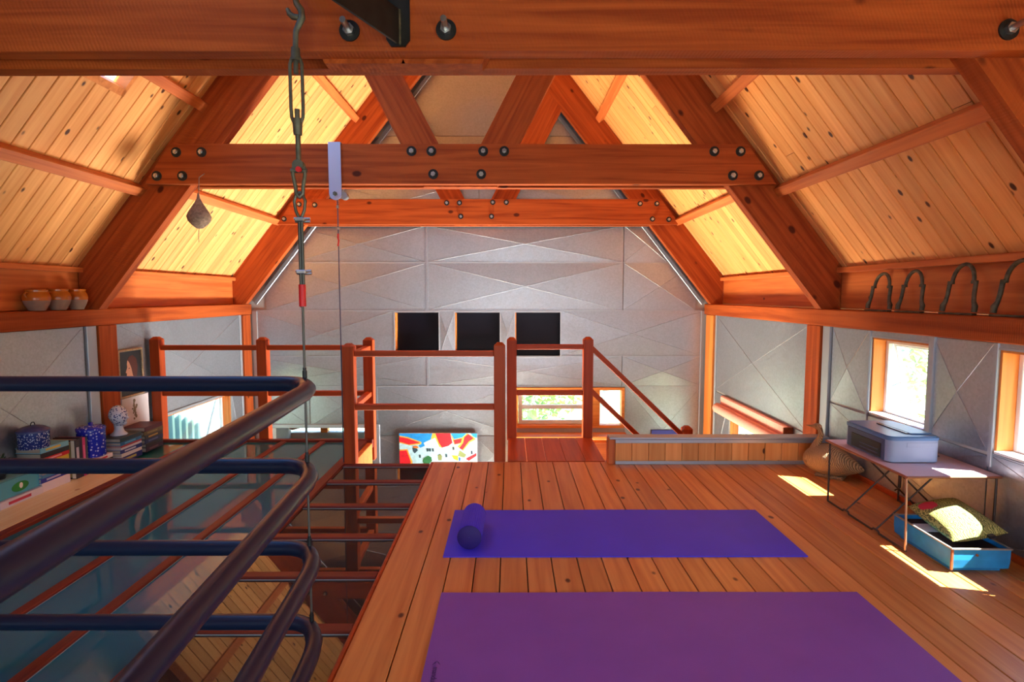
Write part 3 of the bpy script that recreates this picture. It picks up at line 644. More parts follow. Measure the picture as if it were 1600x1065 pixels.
for s in (-1,1): tb.tube([X(2.01,s*0.010),X(1.985,s*0.019),X(1.95,s*0.0195),X(1.85,s*0.0195),X(1.82,s*0.018),X(1.80,s*0.010)],0.0058,8)
obj('turnbuckle',tb,M_STEEL,sc)
obj('threaded_rod',MB().cyl(X(2.03),X(1.955),0.008,10),M_STEEL,sc)
obj('threaded_rod',MB().cyl(X(1.845),X(1.66),0.0085,10),M_STEEL,sc)
sh=MB().tube([X(1.665,-0.016),X(1.64,-0.02),X(1.60,-0.012),X(1.578,-0.011),X(1.566,0.0),X(1.578,0.011),X(1.60,0.012),X(1.64,0.02),X(1.665,0.016)],0.0065,8)
sh.cyl(X(1.652,-0.026),X(1.652,0.026),0.007,10).cyl(X(1.668,0,-0.012),X(1.668,0,0.012),0.018,14)
obj('shackle',sh,M_STEEL,sc)
obj('pin_head',MB().cyl(X(1.652,0.006,-0.014),X(1.652,0.006,-0.024),0.009,10),M_RED,sc)
lp=[X(1.500,-0.003),X(1.525,-0.014),X(1.555,-0.018),X(1.575,-0.011),X(1.583),X(1.575,0.011),X(1.555,0.018),X(1.525,0.014),X(1.500,0.003)]
obj('thimble',MB().tube(lp,0.0052,8),M_STEEL,sc)
obj('cable',MB().cyl(X(1.505,-0.0035),X(1.21,-0.0035),0.0055,8).cyl(X(1.505,0.0045),X(1.215,0.0045),0.0055,8).cyl(X(1.23),X(0.09),0.0042,8),M_CABLE,sc)
for z in (1.495,1.326):
    obj('wire_clamp',MB().cbox((cxy[0]-0.016,cxy[1]-0.012,z-0.007),(cxy[0]+0.016,cxy[1]+0.012,z+0.007),0.003).cyl(X(z+0.003,-0.018,-0.006),X(z+0.003,0.034,-0.006),0.004,8).cyl(X(z-0.005,-0.018,0.006),X(z-0.005,0.030,0.006),0.004,8),M_BRIGHT,sc)
obj('red_tape',MB().cyl(X(1.285),X(1.213),0.0115,12),M_RED,sc)
for z in PZ: obj('ferrule',MB().cyl(X(z+0.024),X(z+0.05),0.008,8).cyl(X(z+0.05),X(z+0.06),0.006,8),M_BLACK,sc)
obj('eye_plate',MB().cbox((cxy[0]-0.02,cxy[1]-0.01,2.28),(cxy[0]+0.02,1.999,2.32),0.003),M_STEEL,sc)
# bracket on the front tie beam
br=thing('steel_bracket','black steel plate with welded flat arm bolted to the front tie beam','bracket',(-0.373,2.0,2.1))
obj('plate',MB().prism([(-0.412,1.999,2.098),(-0.396,1.999,2.076),(-0.350,1.999,2.076),(-0.333,1.999,2.098),(-0.333,1.999,2.338),(-0.412,1.999,2.338)],(0,-0.008,0)),M_BLACK,br)
bar('arm',M_BLACK,(-0.371,1.992,2.138),(-0.371-0.41*0.9,1.992-0.91*0.9,2.138),0.009,0.112,br,b=0.001)
obj('weld_bead',MB().tube([(-0.366,1.989,2.08+k*0.0075) for k in range(16)],[0.0035+0.001*(k%2) for k in range(16)],6),M_RUSTY,br)
# hanger on the middle tie beam with thin cable
hg=thing('cable_hanger','pale blue metal strap with pulley hanging off the middle tie beam','hanger',(-1.27,4.27,2.34))
mb=MB(); pl=[(-1.316,4.272,2.346),(-1.226,4.272,2.346)]+[(-1.271+0.045*math.cos(a),4.272,1.985+0.045*math.sin(a)) for a in [-k*PI/8 for k in range(0,9)]]
mb.prism(pl,(0,-0.008,0)).cbox((-1.316,4.264,2.346),(-1.226,4.50,2.354),0.001)
obj('strap',mb,M_ALU,hg)
obj('bolt',MB().cyl((-1.271,4.262,1.985),(-1.271,4.25,1.985),0.016,6,smooth=False).cyl((-1.271,4.25,1.985),(-1.271,4.24,1.985),0.009,10),M_STEEL,hg)
obj('pulley',MB().cyl((-1.215,4.275,1.975),(-1.215,4.325,1.975),0.028,18).cyl((-1.271,4.29,1.985),(-1.20,4.29,1.972),0.012,8),M_BRIGHT,hg)
tcb=thing('thin_cable','thin steel cable dropping from the middle tie beam to a railing post','cable',(-1.262,4.30,1.95))
obj('cable',MB().cyl((-1.262,4.285,1.965),(-1.262,4.285,-0.02),0.0045,6),M_THIN,tcb)
obj('clip',MB().cyl((-1.262,4.285,1.905),(-1.262,4.285,1.885),0.011,8).cyl((-1.262,4.285,1.745),(-1.262,4.285,1.73),0.012,8),M_BRIGHT,tcb)
obj('loop',MB().tube([(-1.262,4.285,1.90),(-1.273,4.285,1.93),(-1.262,4.285,1.96),(-1.251,4.285,1.93)],0.003,6,closed=True),M_BRIGHT,tcb)
obj('red_thread',MB().tube([(-1.262,4.283,1.70),(-1.264,4.28,1.67),(-1.258,4.28,1.65),(-1.265,4.28,1.61)],0.006,6),M_RED,tcb)
# weaver nest
M_NEST=plain('woven_nest_fibre',srgb(140,118,100),0.95,noise=0.35,nscale=60,bump=1.0,bscale=160)
ns=thing('weaver_nest','grey-brown woven bird nest hanging by a string off the middle tie beam','nest',(-2.232,4.22,2.0))
obj('nest_body',MB().lathe([(0.0,0.0),(0.022,0.004),(0.05,0.028),(0.074,0.055),(0.082,0.085),(0.070,0.115),(0.048,0.15),(0.027,0.185),(0.012,0.215),(0.006,0.25)],20,(-2.232,4.20,1.725)),M_NEST,ns)
obj('string',MB().tube([(-2.228,4.20,1.96),(-2.224,4.20,2.03),(-2.226,4.21,2.09),(-2.222,4.277,2.13)],0.003,6),M_NEST,ns)
obj('loose_strand',MB().tube([(-2.235,4.20,1.73),(-2.242,4.20,1.68),(-2.240,4.20,1.63)],0.0025,5),M_NEST,ns)
nt_=ns.children[0]

# ------------------------------------------------------------------ yoga mats and roller
def mat_obj(name,x0,x1,y0,y1,h,m,label,curl=0.0):
    mb=MB(); nx,ny=24,10
    def zz(u,v): return h + 0.0012*math.sin(u*9)*math.sin(v*5) + curl*max(0,(u-0.96)/0.04)**2*max(0,(v-0.5)*2)
    V=[]; 
    for j in range(ny+1):
        for i in range(nx+1):
            u,v=i/nx,j/ny; V.append((x0+(x1-x0)*u,y0+(y1-y0)*v,zz(u,v)))
    Fs=[(j*(nx+1)+i,j*(nx+1)+i+1,(j+1)*(nx+1)+i+1,(j+1)*(nx+1)+i) for j in range(ny) for i in range(nx)]
    mb.add(V,Fs,True)
    e=[V[i] for i in range(nx+1)]+[V[j*(nx+1)+nx] for j in range(1,ny+1)]+[V[ny*(nx+1)+i] for i in range(nx-1,-1,-1)]+[V[j*(nx+1)] for j in range(ny-1,0,-1)]
    n=len(e); lo=[(p[0],p[1],max(0.0005,p[2]-h+0.0005)) for p in e]
    mb.add(e+lo,[(k,n+k,n+(k+1)%n,(k+1)%n) for k in range(n)],False); mb.add(lo,[list(range(n))[::-1]],False)
    return obj(name,mb,m,label=label,cat='yoga mat',kind='thing')
def rubber(name,c,scale):
    m,n,b=M(name); L=n.links.new; N=n.nodes.new; b.inputs['Roughness'].default_value=0.55; b.inputs['Specular IOR Level'].default_value=0.35
    t=N('ShaderNodeTexCoord'); mp=N('ShaderNodeMapping'); mp.inputs['Rotation'].default_value=(0,0,0.6); L(t.outputs['Object'],mp.inputs[0])
    ck=N('ShaderNodeTexChecker'); ck.inputs['Scale'].default_value=scale; L(mp.outputs[0],ck.inputs['Vector'])
    bp=N('ShaderNodeBump'); bp.inputs['Strength'].default_value=0.35; bp.inputs['Distance'].default_value=0.001; L(ck.outputs['Fac'],bp.inputs['Height']); L(bp.outputs[0],b.inputs['Normal'])
    nz=N('ShaderNodeTexNoise'); nz.inputs['Scale'].default_value=5; L(t.outputs['Object'],nz.inputs[0]); h=N('ShaderNodeHueSaturation'); mr=N('ShaderNodeMapRange'); mr.inputs['To Min'].default_value=0.9; mr.inputs['To Max'].default_value=1.1
    L(nz.outputs[0],mr.inputs[0]); L(mr.outputs[0],h.inputs['Value']); h.inputs['Color'].default_value=c; L(h.outputs[0],b.inputs['Base Color'])
    return m
M_MATB=rubber('blue_mat_rubber',srgb(76,64,226),160); M_MATP=rubber('purple_mat_rubber',srgb(130,78,168),160)
mat_obj('yoga_mat',-0.321,1.427,2.664,3.262,0.006,M_MATB,'blue yoga mat lying across the plank floor under the foam roller',0.0)
mp_=mat_obj('yoga_mat',-0.289,1.46,1.70,2.330,0.006,M_MATP,'purple yoga mat lying across the floor at the bottom of the picture')
M_INK=plain('dark_purple_print',srgb(62,24,100),0.6)
def text(name,s,size,T,mat,parent,ext=0.0002):
    cu=bpy.data.curves.new(name,'FONT'); cu.body=s; cu.size=size; cu.extrude=ext; cu.align_x='LEFT'; cu.materials.append(mat)
    tmp=bpy.data.objects.new('tmp',cu); me=bpy.data.meshes.new_from_object(tmp); bpy.data.objects.remove(tmp); bpy.data.curves.remove(cu)
    return put(name,me,parent,T)
text('lettering','manduka',0.028,Matrix.Translation((-0.258,1.84,0.0083)) @ Matrix.Rotation(-PI/2,4,'Z'),M_INK,mp_)
e=MB()
for q in (-1,1):
    e.prism([(-0.249,1.872,0.008),(-0.249+q*0.004,1.862,0.008),(-0.249+q*0.014,1.850,0.008),(-0.249+q*0.008,1.862,0.008)],(0,0,0.0006))
obj('emblem',e,M_INK,mp_)
M_ROLL=plain('blue_ribbed_foam',srgb(52,34,225),0.5,spec=0.3); M_ROLLE=plain('roller_end_foam',srgb(44,22,112),0.7)
rl=thing('foam_roller','ribbed blue foam roller lying on the far yoga mat','foam roller',(-0.197,2.9,0.068))
V=[]; n=72; r0=0.061
mb=MB(); A=[];B=[]
for k in range(n):
    r=r0 if k%2 else r0-0.0022; a=2*PI*k/n; A.append((-0.2+r*math.cos(a),2.735,0.0685+r*math.sin(a))); B.append((-0.193+r*math.cos(a),3.04,0.0685+r*math.sin(a)))
mb.add(A+B,[(k,n+k,n+(k+1)%n,(k+1)%n) for k in range(n)],False); obj('body',mb,M_ROLL,rl)
obj('end_face',MB().lathe([(0.0595,0),(0.057,0.003),(0.001,0.003)],32),M_ROLLE,rl,Matrix.Translation((-0.2,2.735,0.0685)) @ Matrix.Rotation(PI/2,4,'X'))
obj('end_face',MB().lathe([(0.0595,0),(0.057,0.003),(0.001,0.003)],32),M_ROLLE,rl,Matrix.Translation((-0.193,3.04,0.0685)) @ Matrix.Rotation(-PI/2,4,'X'))

# ------------------------------------------------------------------ table, printer, tray, cushion, decoy
M_TTOP=plain('pinkish_table_top',srgb(214,190,196),0.4,noise=0.05,nscale=6); M_COPPER=plain('coppery_edge',srgb(150,96,72),0.45,0.5); M_WIRE=plain('dark_wire',(0.07,0.055,0.05,1),0.45,0.7); M_WIREL=plain('pale_wire',srgb(190,150,120),0.4,0.6)
tb_=thing('folding_table','low folding table with pinkish top and thin crossed wire legs, below the right window','table',(2.15,3.06,0))
TX0,TX1,TY0,TY1,TZ=1.915,2.375,2.715,3.425,0.38
obj('table_top',MB().cbox((TX0,TY0,TZ-0.008),(TX1,TY1,TZ),0.003),M_TTOP,tb_)
eg=MB()
for a,b in (((TX0,TY0),(TX1,TY0)),((TX1,TY0),(TX1,TY1)),((TX1,TY1),(TX0,TY1)),((TX0,TY1),(TX0,TY0))): eg.tube([(a[0],a[1],TZ-0.007),(b[0],b[1],TZ-0.007)],0.0065,8)
obj('rim',eg,M_COPPER,tb_)
lx,rx=1.932,2.36
obj('leg',MB().cyl((lx-0.01,TY0+0.01,TZ-0.01),(lx,TY0+0.005,0.005),0.0055,8),M_WIREL,tb_,label='pale front wire leg')
for x,y in ((lx,TY1-0.015),(rx,TY0+0.01),(rx,TY1-0.015)): obj('leg',MB().cyl((x,y,TZ-0.01),(x,y,0.005),0.0055,8),M_WIRE,tb_)
for x in (lx,rx):
    P=[(x,TY0,0.0055)]
    for yy in (2.95,3.22): P+=[(x,yy-0.03,0.0055),(x,yy-0.02,0.016),(x,yy+0.02,0.016),(x,yy+0.03,0.0055)]
    obj('floor_bar',MB().tube(P+[(x,TY1-0.015,0.0055)],0.0055,8),M_WIRE,tb_)
for yy in (2.95,3.22):
    obj('brace',MB().cyl((lx,yy,0.016),(2.27,yy-0.02,TZ-0.012),0.0045,8),M_WIRE,tb_); obj('brace',MB().cyl((rx,yy,0.016),(2.0,yy+0.02,TZ-0.012),0.0045,8),M_WIRE,tb_)
obj('centre_stay',MB().tube([(2.14,3.08,TZ-0.01),(2.14,3.08,0.2),(2.14,3.12,0.17)],0.0045,8),M_WIRE,tb_)

M_PBODY=plain('printer_blue_grey',srgb(150,164,190),0.45); M_PTOP=plain('printer_lid_slate',srgb(88,124,168),0.35); M_PDARK=plain('printer_black',(0.015,0.016,0.02,1),0.3); M_PSIDE=plain('printer_front_slate',srgb(70,84,112),0.45)
def rrect(x0,x1,y0,y1,r,n=5):
    P=[]
    for cx,cy,a0 in ((x1-r,y0+r,-PI/2),(x1-r,y1-r,0),(x0+r,y1-r,PI/2),(x0+r,y0+r,PI)):
        for k in range(n+1): a=a0+PI/2*k/n; P.append((cx+r*math.cos(a),cy+r*math.sin(a)))
    return P
def slab(mb,P,z0,z1,mi=0):
    n=len(P); A=[(p[0],p[1],z0) for p in P]; B=[(p[0],p[1],z1) for p in P]
    mb.add(A+B,[(k,(k+1)%n,n+(k+1)%n,n+k) for k in range(n)],True,mi); mb.add(A,[list(range(n))[::-1]],False,mi); mb.add(B,[list(range(n))],False,mi); return mb
px0,px1,py0,py1=1.965,2.235,2.925,3.325
pt=thing('printer','blue-grey inkjet printer standing on the folding table','printer',((px0+px1)/2,(py0+py1)/2,TZ))
mb=slab(MB(),rrect(px0,px1,py0,py1,0.035),TZ+0.006,TZ+0.118)
obj('body',mb,M_PBODY,pt)
obj('foot',MB().cbox((px0+0.03,py0+0.02,TZ),(px0+0.09,py1-0.02,TZ+0.006),0.001).cbox((px1-0.07,py0+0.02,TZ),(px1-0.01,py1-0.02,TZ+0.006),0.001),M_PBODY,pt)
obj('lid',slab(slab(MB(),rrect(px0-0.004,px1+0.003,py0-0.003,py1+0.003,0.038),TZ+0.119,TZ+0.134),rrect(px0+0.004,px1-0.006,py0+0.006,py1-0.006,0.034),TZ+0.134,TZ+0.140),M_PTOP,pt)
obj('scanner_slot',MB().cbox((px0+0.125,py0+0.06,TZ+0.1405),(px0+0.14,py1-0.09,TZ+0.145),0.002),M_PDARK,pt)
obj('paper_lid',MB().cbox((px0+0.142,py0+0.05,TZ+0.1405),(px1-0.015,py1-0.085,TZ+0.146),0.003),M_PTOP,pt)
obj('front_face',MB().cbox((px0-0.003,py0+0.035,TZ+0.008),(px0+0.01,py1-0.035,TZ+0.116),0.002),M_PSIDE,pt)
obj('output_tray',MB().cbox((px0-0.006,py0+0.06,TZ+0.012),(px0+0.005,py1-0.075,TZ+0.09),0.003),M_PDARK,pt)
for z in (TZ+0.03,TZ+0.05): obj('tray_rail',MB().box((px0-0.009,py0+0.08,z),(px0-0.005,py1-0.16,z+0.005)),M_PSIDE,pt)
obj('side_handle',MB().cbox((px0+0.09,py0-0.0015,TZ+0.084),(px1-0.02,py0+0.002,TZ+0.108),0.001),M_PBODY,pt)
obj('power_lead',MB().tube([(px1-0.01,py0+0.02,TZ+0.03),(px1+0.012,py0+0.03,TZ+0.03),(px1+0.018,py0+0.06,TZ+0.02),(px1+0.03,py0+0.2,TZ+0.006)],0.004,6),M_PDARK,pt)

M_TRAY=plain('scuffed_blue_paint',srgb(40,140,205),0.45,noise=0.18,nscale=14); M_TRIM=plain('worn_tin_rim',srgb(170,160,150),0.4,0.5,noise=0.2); M_RUST=plain('rust_edge',srgb(140,84,44),0.7,noise=0.3,nscale=40); M_INS=plain('dark_tray_lining',srgb(58,28,22),0.8)
ty=thing('metal_tray','old blue painted metal tray box holding the cushion, under the table','tray',(2.15,2.72,0),rz=0.0)
T=Matrix.Translation((2.126,2.705,0)) @ Matrix.Rotation(-0.03,4,'Z')
bx,by,bz=0.130,0.205,0.112
def taper(mb,b,z0,z1,s0,s1,mi=0):
    A=[(-b[0]*s0,-b[1]*s0,z0),(b[0]*s0,-b[1]*s0,z0),(b[0]*s0,b[1]*s0,z0),(-b[0]*s0,b[1]*s0,z0)]; B=[(-b[0]*s1,-b[1]*s1,z1),(b[0]*s1,-b[1]*s1,z1),(b[0]*s1,b[1]*s1,z1),(-b[0]*s1,b[1]*s1,z1)]
    return mb.add(A+B,[(k,(k+1)%4,4+(k+1)%4,4+k) for k in range(4)],False,mi)
mb=MB(); taper(mb,(bx,by),0.012,0.022,0.90,0.98); taper(mb,(bx,by),0.022,0.06,0.98,1.0); taper(mb,(bx,by),0.06,bz,1.0,1.0); mb.box((-bx*0.9,-by*0.9,0.012),(bx*0.9,by*0.9,0.016))
mb2=MB(); taper(mb2,(bx-0.005,by-0.005),bz,0.09,1,1); mb.add(mb2.v,[f for f in mb2.f])
obj('box_shell',mb,M_TRAY,ty,T)
mb=MB()
for a,b in (((-bx,-by),(bx,-by)),((bx,-by),(bx,by)),((bx,by),(-bx,by)),((-bx,by),(-bx,-by))): mb.cbox((min(a[0],b[0])-0.005,min(a[1],b[1])-0.005,bz-0.003),(max(a[0],b[0])+0.005,max(a[1],b[1])+0.005,bz+0.004),0.001)
obj('rim',mb,M_TRIM,ty,T)
obj('lining',MB().cbox((-bx+0.006,-by+0.006,0.088),(bx-0.006,by-0.006,0.092),0.001),M_INS,ty,T)
obj('paper',MB().box((-bx+0.012,0.03,0.0925),(0.02,0.13,0.094)),M_WHITE,ty,T)
obj('corner_strip',MB().cbox((-bx-0.002,-by-0.002,0.014),(-bx+0.008,-by+0.006,bz-0.004),0.001),M_RUST,ty,T)
obj('base',MB().cbox((-bx*0.86,-by*0.86,0.0),(bx*0.86,by*0.86,0.012),0.002),M_TRAY,ty,T)
obj('rivet',MB().cyl((-0.02,-by-0.001,0.085),(-0.02,-by-0.005,0.085),0.006,8),M_RUST,ty,T)
# cushion with leafy print
def cushion_mat():
    m,n,b=M('leafy_cushion_print'); L=n.links.new; N=n.nodes.new; b.inputs['Roughness'].default_value=0.85
    t=N('ShaderNodeTexCoord'); w=N('ShaderNodeTexWave'); w.inputs['Scale'].default_value=34; w.inputs['Distortion'].default_value=14; w.inputs['Detail'].default_value=2; L(t.outputs['Object'],w.inputs[0])
    r=N('ShaderNodeValToRGB'); r.color_ramp.elements[0].color=srgb(92,98,46); r.color_ramp.elements[1].color=srgb(180,172,96); r.color_ramp.elements[0].position=0.3; r.color_ramp.elements[1].position=0.7; L(w.outputs['Fac'],r.inputs[0])
    v=N('ShaderNodeVectorMath'); v.operation='DISTANCE'; v.inputs[1].default_value=(-0.06,0.10,0.05); mp=N('ShaderNodeMapping'); L(t.outputs['Object'],v.inputs[0])
    nz=N('ShaderNodeTexNoise'); nz.inputs['Scale'].default_value=14; L(t.outputs['Object'],nz.inputs[0]); a=N('ShaderNodeMath'); a.operation='MULTIPLY_ADD'; a.inputs[1].default_value=0.06; L(nz.outputs[0],a.inputs[0]); L(v.outputs['Value'],a.inputs[2])
    c=N('ShaderNodeMath'); c.operation='LESS_THAN'; c.inputs[1].default_value=0.075; L(a.outputs[0],c.inputs[0])
    mx=N('ShaderNodeMix'); mx.data_type='RGBA'; mx.inputs['B'].default_value=srgb(206,44,70); L(c.outputs[0],mx.inputs['Factor']); L(r.outputs[0],mx.inputs['A']); L(mx.outputs['Result'],b.inputs['Base Color'])
    return m
def pillow(hx,hy,hz,n=22):
    mb=MB(); 
    for s in (1,-1):
        V=[]
        for j in range(n+1):
            for i in range(n+1):
                u,v=2*i/n-1,2*j/n-1; q=(1-u*u)*(1-v*v); pinch=1-0.07*(u*u)*(v*v)*0-0.05*(1-abs(u))*abs(v)**3-0.0
                V.append((hx*u*(1-0.05*(1-v*v)*abs(u)**3),hy*v*(1-0.05*(1-u*u)*abs(v)**3),s*hz*max(q,0)**0.42))
        Fs=[(j*(n+1)+i,j*(n+1)+i+1,(j+1)*(n+1)+i+1,(j+1)*(n+1)+i) for j in range(n) for i in range(n)]
        mb.add(V,Fs if s>0 else [f[::-1] for f in Fs],True)
    return mb
Tc=Matrix.Translation((2.158,2.715,0.168)) @ Matrix.Rotation(-0.12,4,'Z') @ Matrix.Rotation(-0.22,4,'Y') @ Matrix.Rotation(0.08,4,'X')
cu_=put('cushion',None,None,Tc,label='green and yellow leaf print cushion with red flower, lying on the blue tray',cat='cushion',kind='thing')
obj('cover',pillow(0.118,0.185,0.05),cushion_mat(),cu_,Tc)
obj('care_tag',MB().box((0.03,-0.20,-0.006),(0.055,-0.178,0.006)),M_PDARK,cu_,Tc)

# woven swan decoy
def straw():
    m,n,b=M('plaited_straw'); L=n.links.new; N=n.nodes.new; b.inputs['Roughness'].default_value=0.75
    t=N('ShaderNodeTexCoord'); mp=N('ShaderNodeMapping'); mp.inputs['Scale'].default_value=(1,1,1); mp.inputs['Rotation'].default_value=(0.3,0.2,0.5); L(t.outputs['Object'],mp.inputs[0])
    w=N('ShaderNodeTexWave'); w.inputs['Scale'].default_value=40; w.inputs['Distortion'].default_value=4; w.inputs['Detail'].default_value=3; L(mp.outputs[0],w.inputs[0])
    r=N('ShaderNodeValToRGB'); r.color_ramp.elements[0].color=srgb(118,88,58); r.color_ramp.elements[1].color=srgb(190,156,112); L(w.outputs['Fac'],r.inputs[0]); L(r.outputs[0],b.inputs['Base Color'])
    bp=N('ShaderNodeBump'); bp.inputs['Strength'].default_value=0.8; bp.inputs['Distance'].default_value=0.004; L(w.outputs['Fac'],bp.inputs['Height']); L(bp.outputs[0],b.inputs['Normal'])
    return m
M_STRAW=straw()
sw=put('bird_decoy',None,None,Matrix.Translation((2.21,3.90,0)) @ Matrix.Rotation(-0.72,4,'Z'),label='woven straw bird decoy with long neck on the floor behind the table',cat='decoy',kind='thing')
Ts=W[sw]   # local: +x towards the tail, -x the breast
def bodyfn(p):
    t=p.x/0.17
    if t>0: k=1-0.62*t**1.6; return Vector((p.x*1.25,p.y*k,p.z*k-0.035*t))
    return Vector((p.x,p.y,p.z+0.01*t))
obj('body',MB().ell((0,0,0.118),(0.17,0.108,0.108),24,16,fn=bodyfn),M_STRAW,sw,Ts)
nk=[(-0.085,0,0.18),(-0.085,0,0.215),(-0.068,0,0.25),(-0.060,0,0.285),(-0.068,0,0.32),(-0.085,0,0.338),(-0.105,0.012,0.336)]
rs=[0.045,0.028,0.021,0.018,0.018,0.021,0.016]
obj('neck',MB().tube(nk,rs,12),M_STRAW,sw,Ts)
R2=Ts @ Matrix.Translation((-0.085,0.0,0.338)) @ Matrix.Rotation(-0.25,4,'Z')
obj('head',MB().ell((0,0,0),(0.030,0.022,0.022),14,10),M_STRAW,sw,R2)
obj('beak',MB().cyl((-0.02,0,-0.003),(-0.075,0,-0.006),0.012,10,0.004),M_STRAW,sw,R2)
obj('base',MB().cbox((-0.08,-0.06,0.0),(0.10,0.06,0.022),0.008),M_STRAW,sw,Ts)

# pink blinds
bl=thing('roller_blind','pink fabric roller blind rolled up above the low right window','blind',(2.33,5.56,0.09))
T_,l_=frame((2.365,4.80,0.095),(2.365,6.34,0.095))
obj('valance',MB().cbox((-l_/2,-0.024,-0.062),(l_/2,0.024,0.045),0.012),M_PINK,bl,T_)
obj('roll',MB().cyl((2.318,4.78,-0.004),(2.318,6.36,-0.004),0.054,24),M_PINK,bl)
obj('end_bracket',MB().cbox((2.30,4.765,-0.05),(2.388,4.778,0.14),0.003),M_RUST,bl)
bl2=thing('roller_blind','short pink blind hanging in the porch beyond the far left opening','blind',(-2.75,8.2,-0.5))
bar('roll',M_PINK,(-3.19,8.22,-0.66),(-2.60,8.22,-0.50),0.09,0.09,bl2,b=0.03)

# ------------------------------------------------------------------ things on the ledges above
M_GLAZE=plain('ochre_glaze',srgb(178,96,24),0.25,noise=0.22,nscale=18); M_CLAY=plain('bare_grey_clay',srgb(150,122,104),0.8,noise=0.12,nscale=20)
def pot(name,x,y,s,h,label,side=-1):
    o=thing(name,label,'pot',(x,y,1.146),group='glazed pots on the left wall plate')
    z=1.146
    obj('clay_base',MB().lathe([(0.001,0.001),(0.046*s,0.001),(0.050*s,0.006),(0.070*s,0.04*h),(0.080*s,0.068*h)],24,(x,y,z)),M_CLAY,o)
    obj('glazed_body',MB().lathe([(0.0802*s,0.068*h),(0.083*s,0.085*h),(0.078*s,0.108*h),(0.066*s,0.123*h),(0.064*s,0.128*h),(0.070*s,0.138*h),(0.068*s,0.141*h),(0.058*s,0.136*h),(0.056*s,0.10*h)],24,(x,y,z)),M_GLAZE,o)
    for q in (side,):
        obj('handle',MB().tube([(x,y+q*0.072*s,z+0.118*h),(x,y+q*0.092*s,z+0.122*h),(x,y+q*0.098*s,z+0.105*h),(x,y+q*0.083*s,z+0.085*h)],0.007*s,8),M_GLAZE,o)
pot('glazed_pot',-3.148,3.85,0.95,1.0,'squat ochre glazed pot on the left plate, leftmost of three')
pot('glazed_pot',-3.148,4.035,0.90,1.05,'ochre and grey pot on the left plate, middle of three')
pot('glazed_pot',-3.148,4.205,0.84,1.05,'slimmer ochre pot on the left plate, rightmost of three beside the rafter',1)
def stirrup(y0,y1,h,label):
    o=thing('iron_stirrup',label,'ironwork',(2.44,(y0+y1)/2,1.146),group='cast iron stirrups on the right wall plate')
    c=(y0+y1)/2; w=(y1-y0)/2; zb=1.152; lean=lambda z:2.40+0.035*(z-1.146)/0.28
    r=0.0100*w/0.12
    obj('foot_bar',MB().cbox((2.385,y0,1.146),(2.415,y1,1.156),0.002),M_RUSTY,o)
    for s in (-1,1):
        P=[(w*0.95,0.01),(w*0.95,0.04*h/0.26),(w*0.83,0.065*h/0.26),(w*0.78,0.10*h/0.26),(w*0.76,0.165*h/0.26)]
        obj('side_leg',MB().tube([(lean(zb+z),c+s*q,zb+z) for q,z in P],[r*1.35,r*1.5,r*1.1,r*1.1,r*1.15],8),M_RUSTY,o)
        obj('shoulder',MB().cbox((lean(zb+0.16*h/0.26)-0.011,c+s*w*0.69-0.016,zb+0.155*h/0.26),(lean(zb+0.16*h/0.26)+0.011,c+s*w*0.69+0.016,zb+0.172*h/0.26),0.003),M_RUSTY,o)
    arc=[]; rr=w*0.63
    for k in range(13):
        a=PI*k/12; arc.append((lean(zb+0.17*h/0.26+0),c+rr*math.cos(a),zb+0.165*h/0.26+(h*0.36)*math.sin(a)))
    obj('arch',MB().tube([(lean(p[2]),p[1],p[2]) for p in arc],r*1.05,8),M_RUSTY,o)
stirrup(3.64,3.875,0.24,'cast iron stirrup on the right plate, first beside the rafter, farthest of four')
stirrup(3.352,3.575,0.245,'cast iron stirrup on the right plate, second after the rafter')
stirrup(2.972,3.205,0.265,'cast iron stirrup on the right plate, third after the rafter')
stirrup(2.62,2.865,0.265,'cast iron stirrup cut by the right picture edge, nearest of four')

# ------------------------------------------------------------------ books and ceramics on the left ledge
M_PAGE=plain('page_edges',srgb(176,168,156),0.9,noise=0.06,nscale=200)
cmats={}
def cm(c,r=0.5):
    k=(c,r)
    if k not in cmats: cmats[k]=plain('cover_%d'%len(cmats),srgb(*c),r)
    return cmats[k]
def book_flat(x,y,z,dx,dy,h,c,label,group,rz=0.0,band=None,spine=1):
    """lying book, spine towards +x"""
    T=Matrix.Translation((x,y,z)) @ Matrix.Rotation(rz,4,'Z')
    o=put('book',None,None,T,label=label,cat='book',group=group,kind='thing')
    t=min(0.004,h*0.2)
    obj('cover',MB().box((-dx/2,-dy/2,0),(dx/2,dy/2,t)).box((-dx/2,-dy/2,h-t),(dx/2,dy/2,h)).box((dx/2-t,-dy/2,t),(dx/2,dy/2,h-t)),cm(c),o,T)
    obj('pages',MB().box((-dx/2+0.004,-dy/2+0.003,t),(dx/2-t,dy/2-0.003,h-t)),M_PAGE,o,T)
    if band: obj('spine_print',MB().box((dx/2-0.0005,-dy*0.32,h*0.3),(dx/2+0.0008,dy*0.2,h*0.7)),cm(band),o,T)
    return o
def book_up(x,y0,th,dx,h,c,label,group,band=None):
    T=Matrix.Translation((x,y0,0.0)) @ Matrix.Translation((0,0,LZ))
    o=put('book',None,None,T,label=label,cat='book',group=group,kind='thing'); t=min(0.003,th*0.2)
    obj('cover',MB().box((-dx,0,0),(0,t,h)).box((-dx,th-t,0),(0,th,h)).box((-t,t,0),(0,th-t,h)),cm(c),o,T)
    obj('pages',MB().box((-dx+0.004,t,0.004),(-t,th-t,h-0.004)),M_PAGE,o,T)
    if band: obj('spine_print',MB().box((-0.0005,th*0.25,h*0.25),(0.0008,th*0.75,h*0.8)),cm(band),o,T)
    return o
LZ=-0.004
g1='books lying in the stack under the speckled tin'
z=LZ
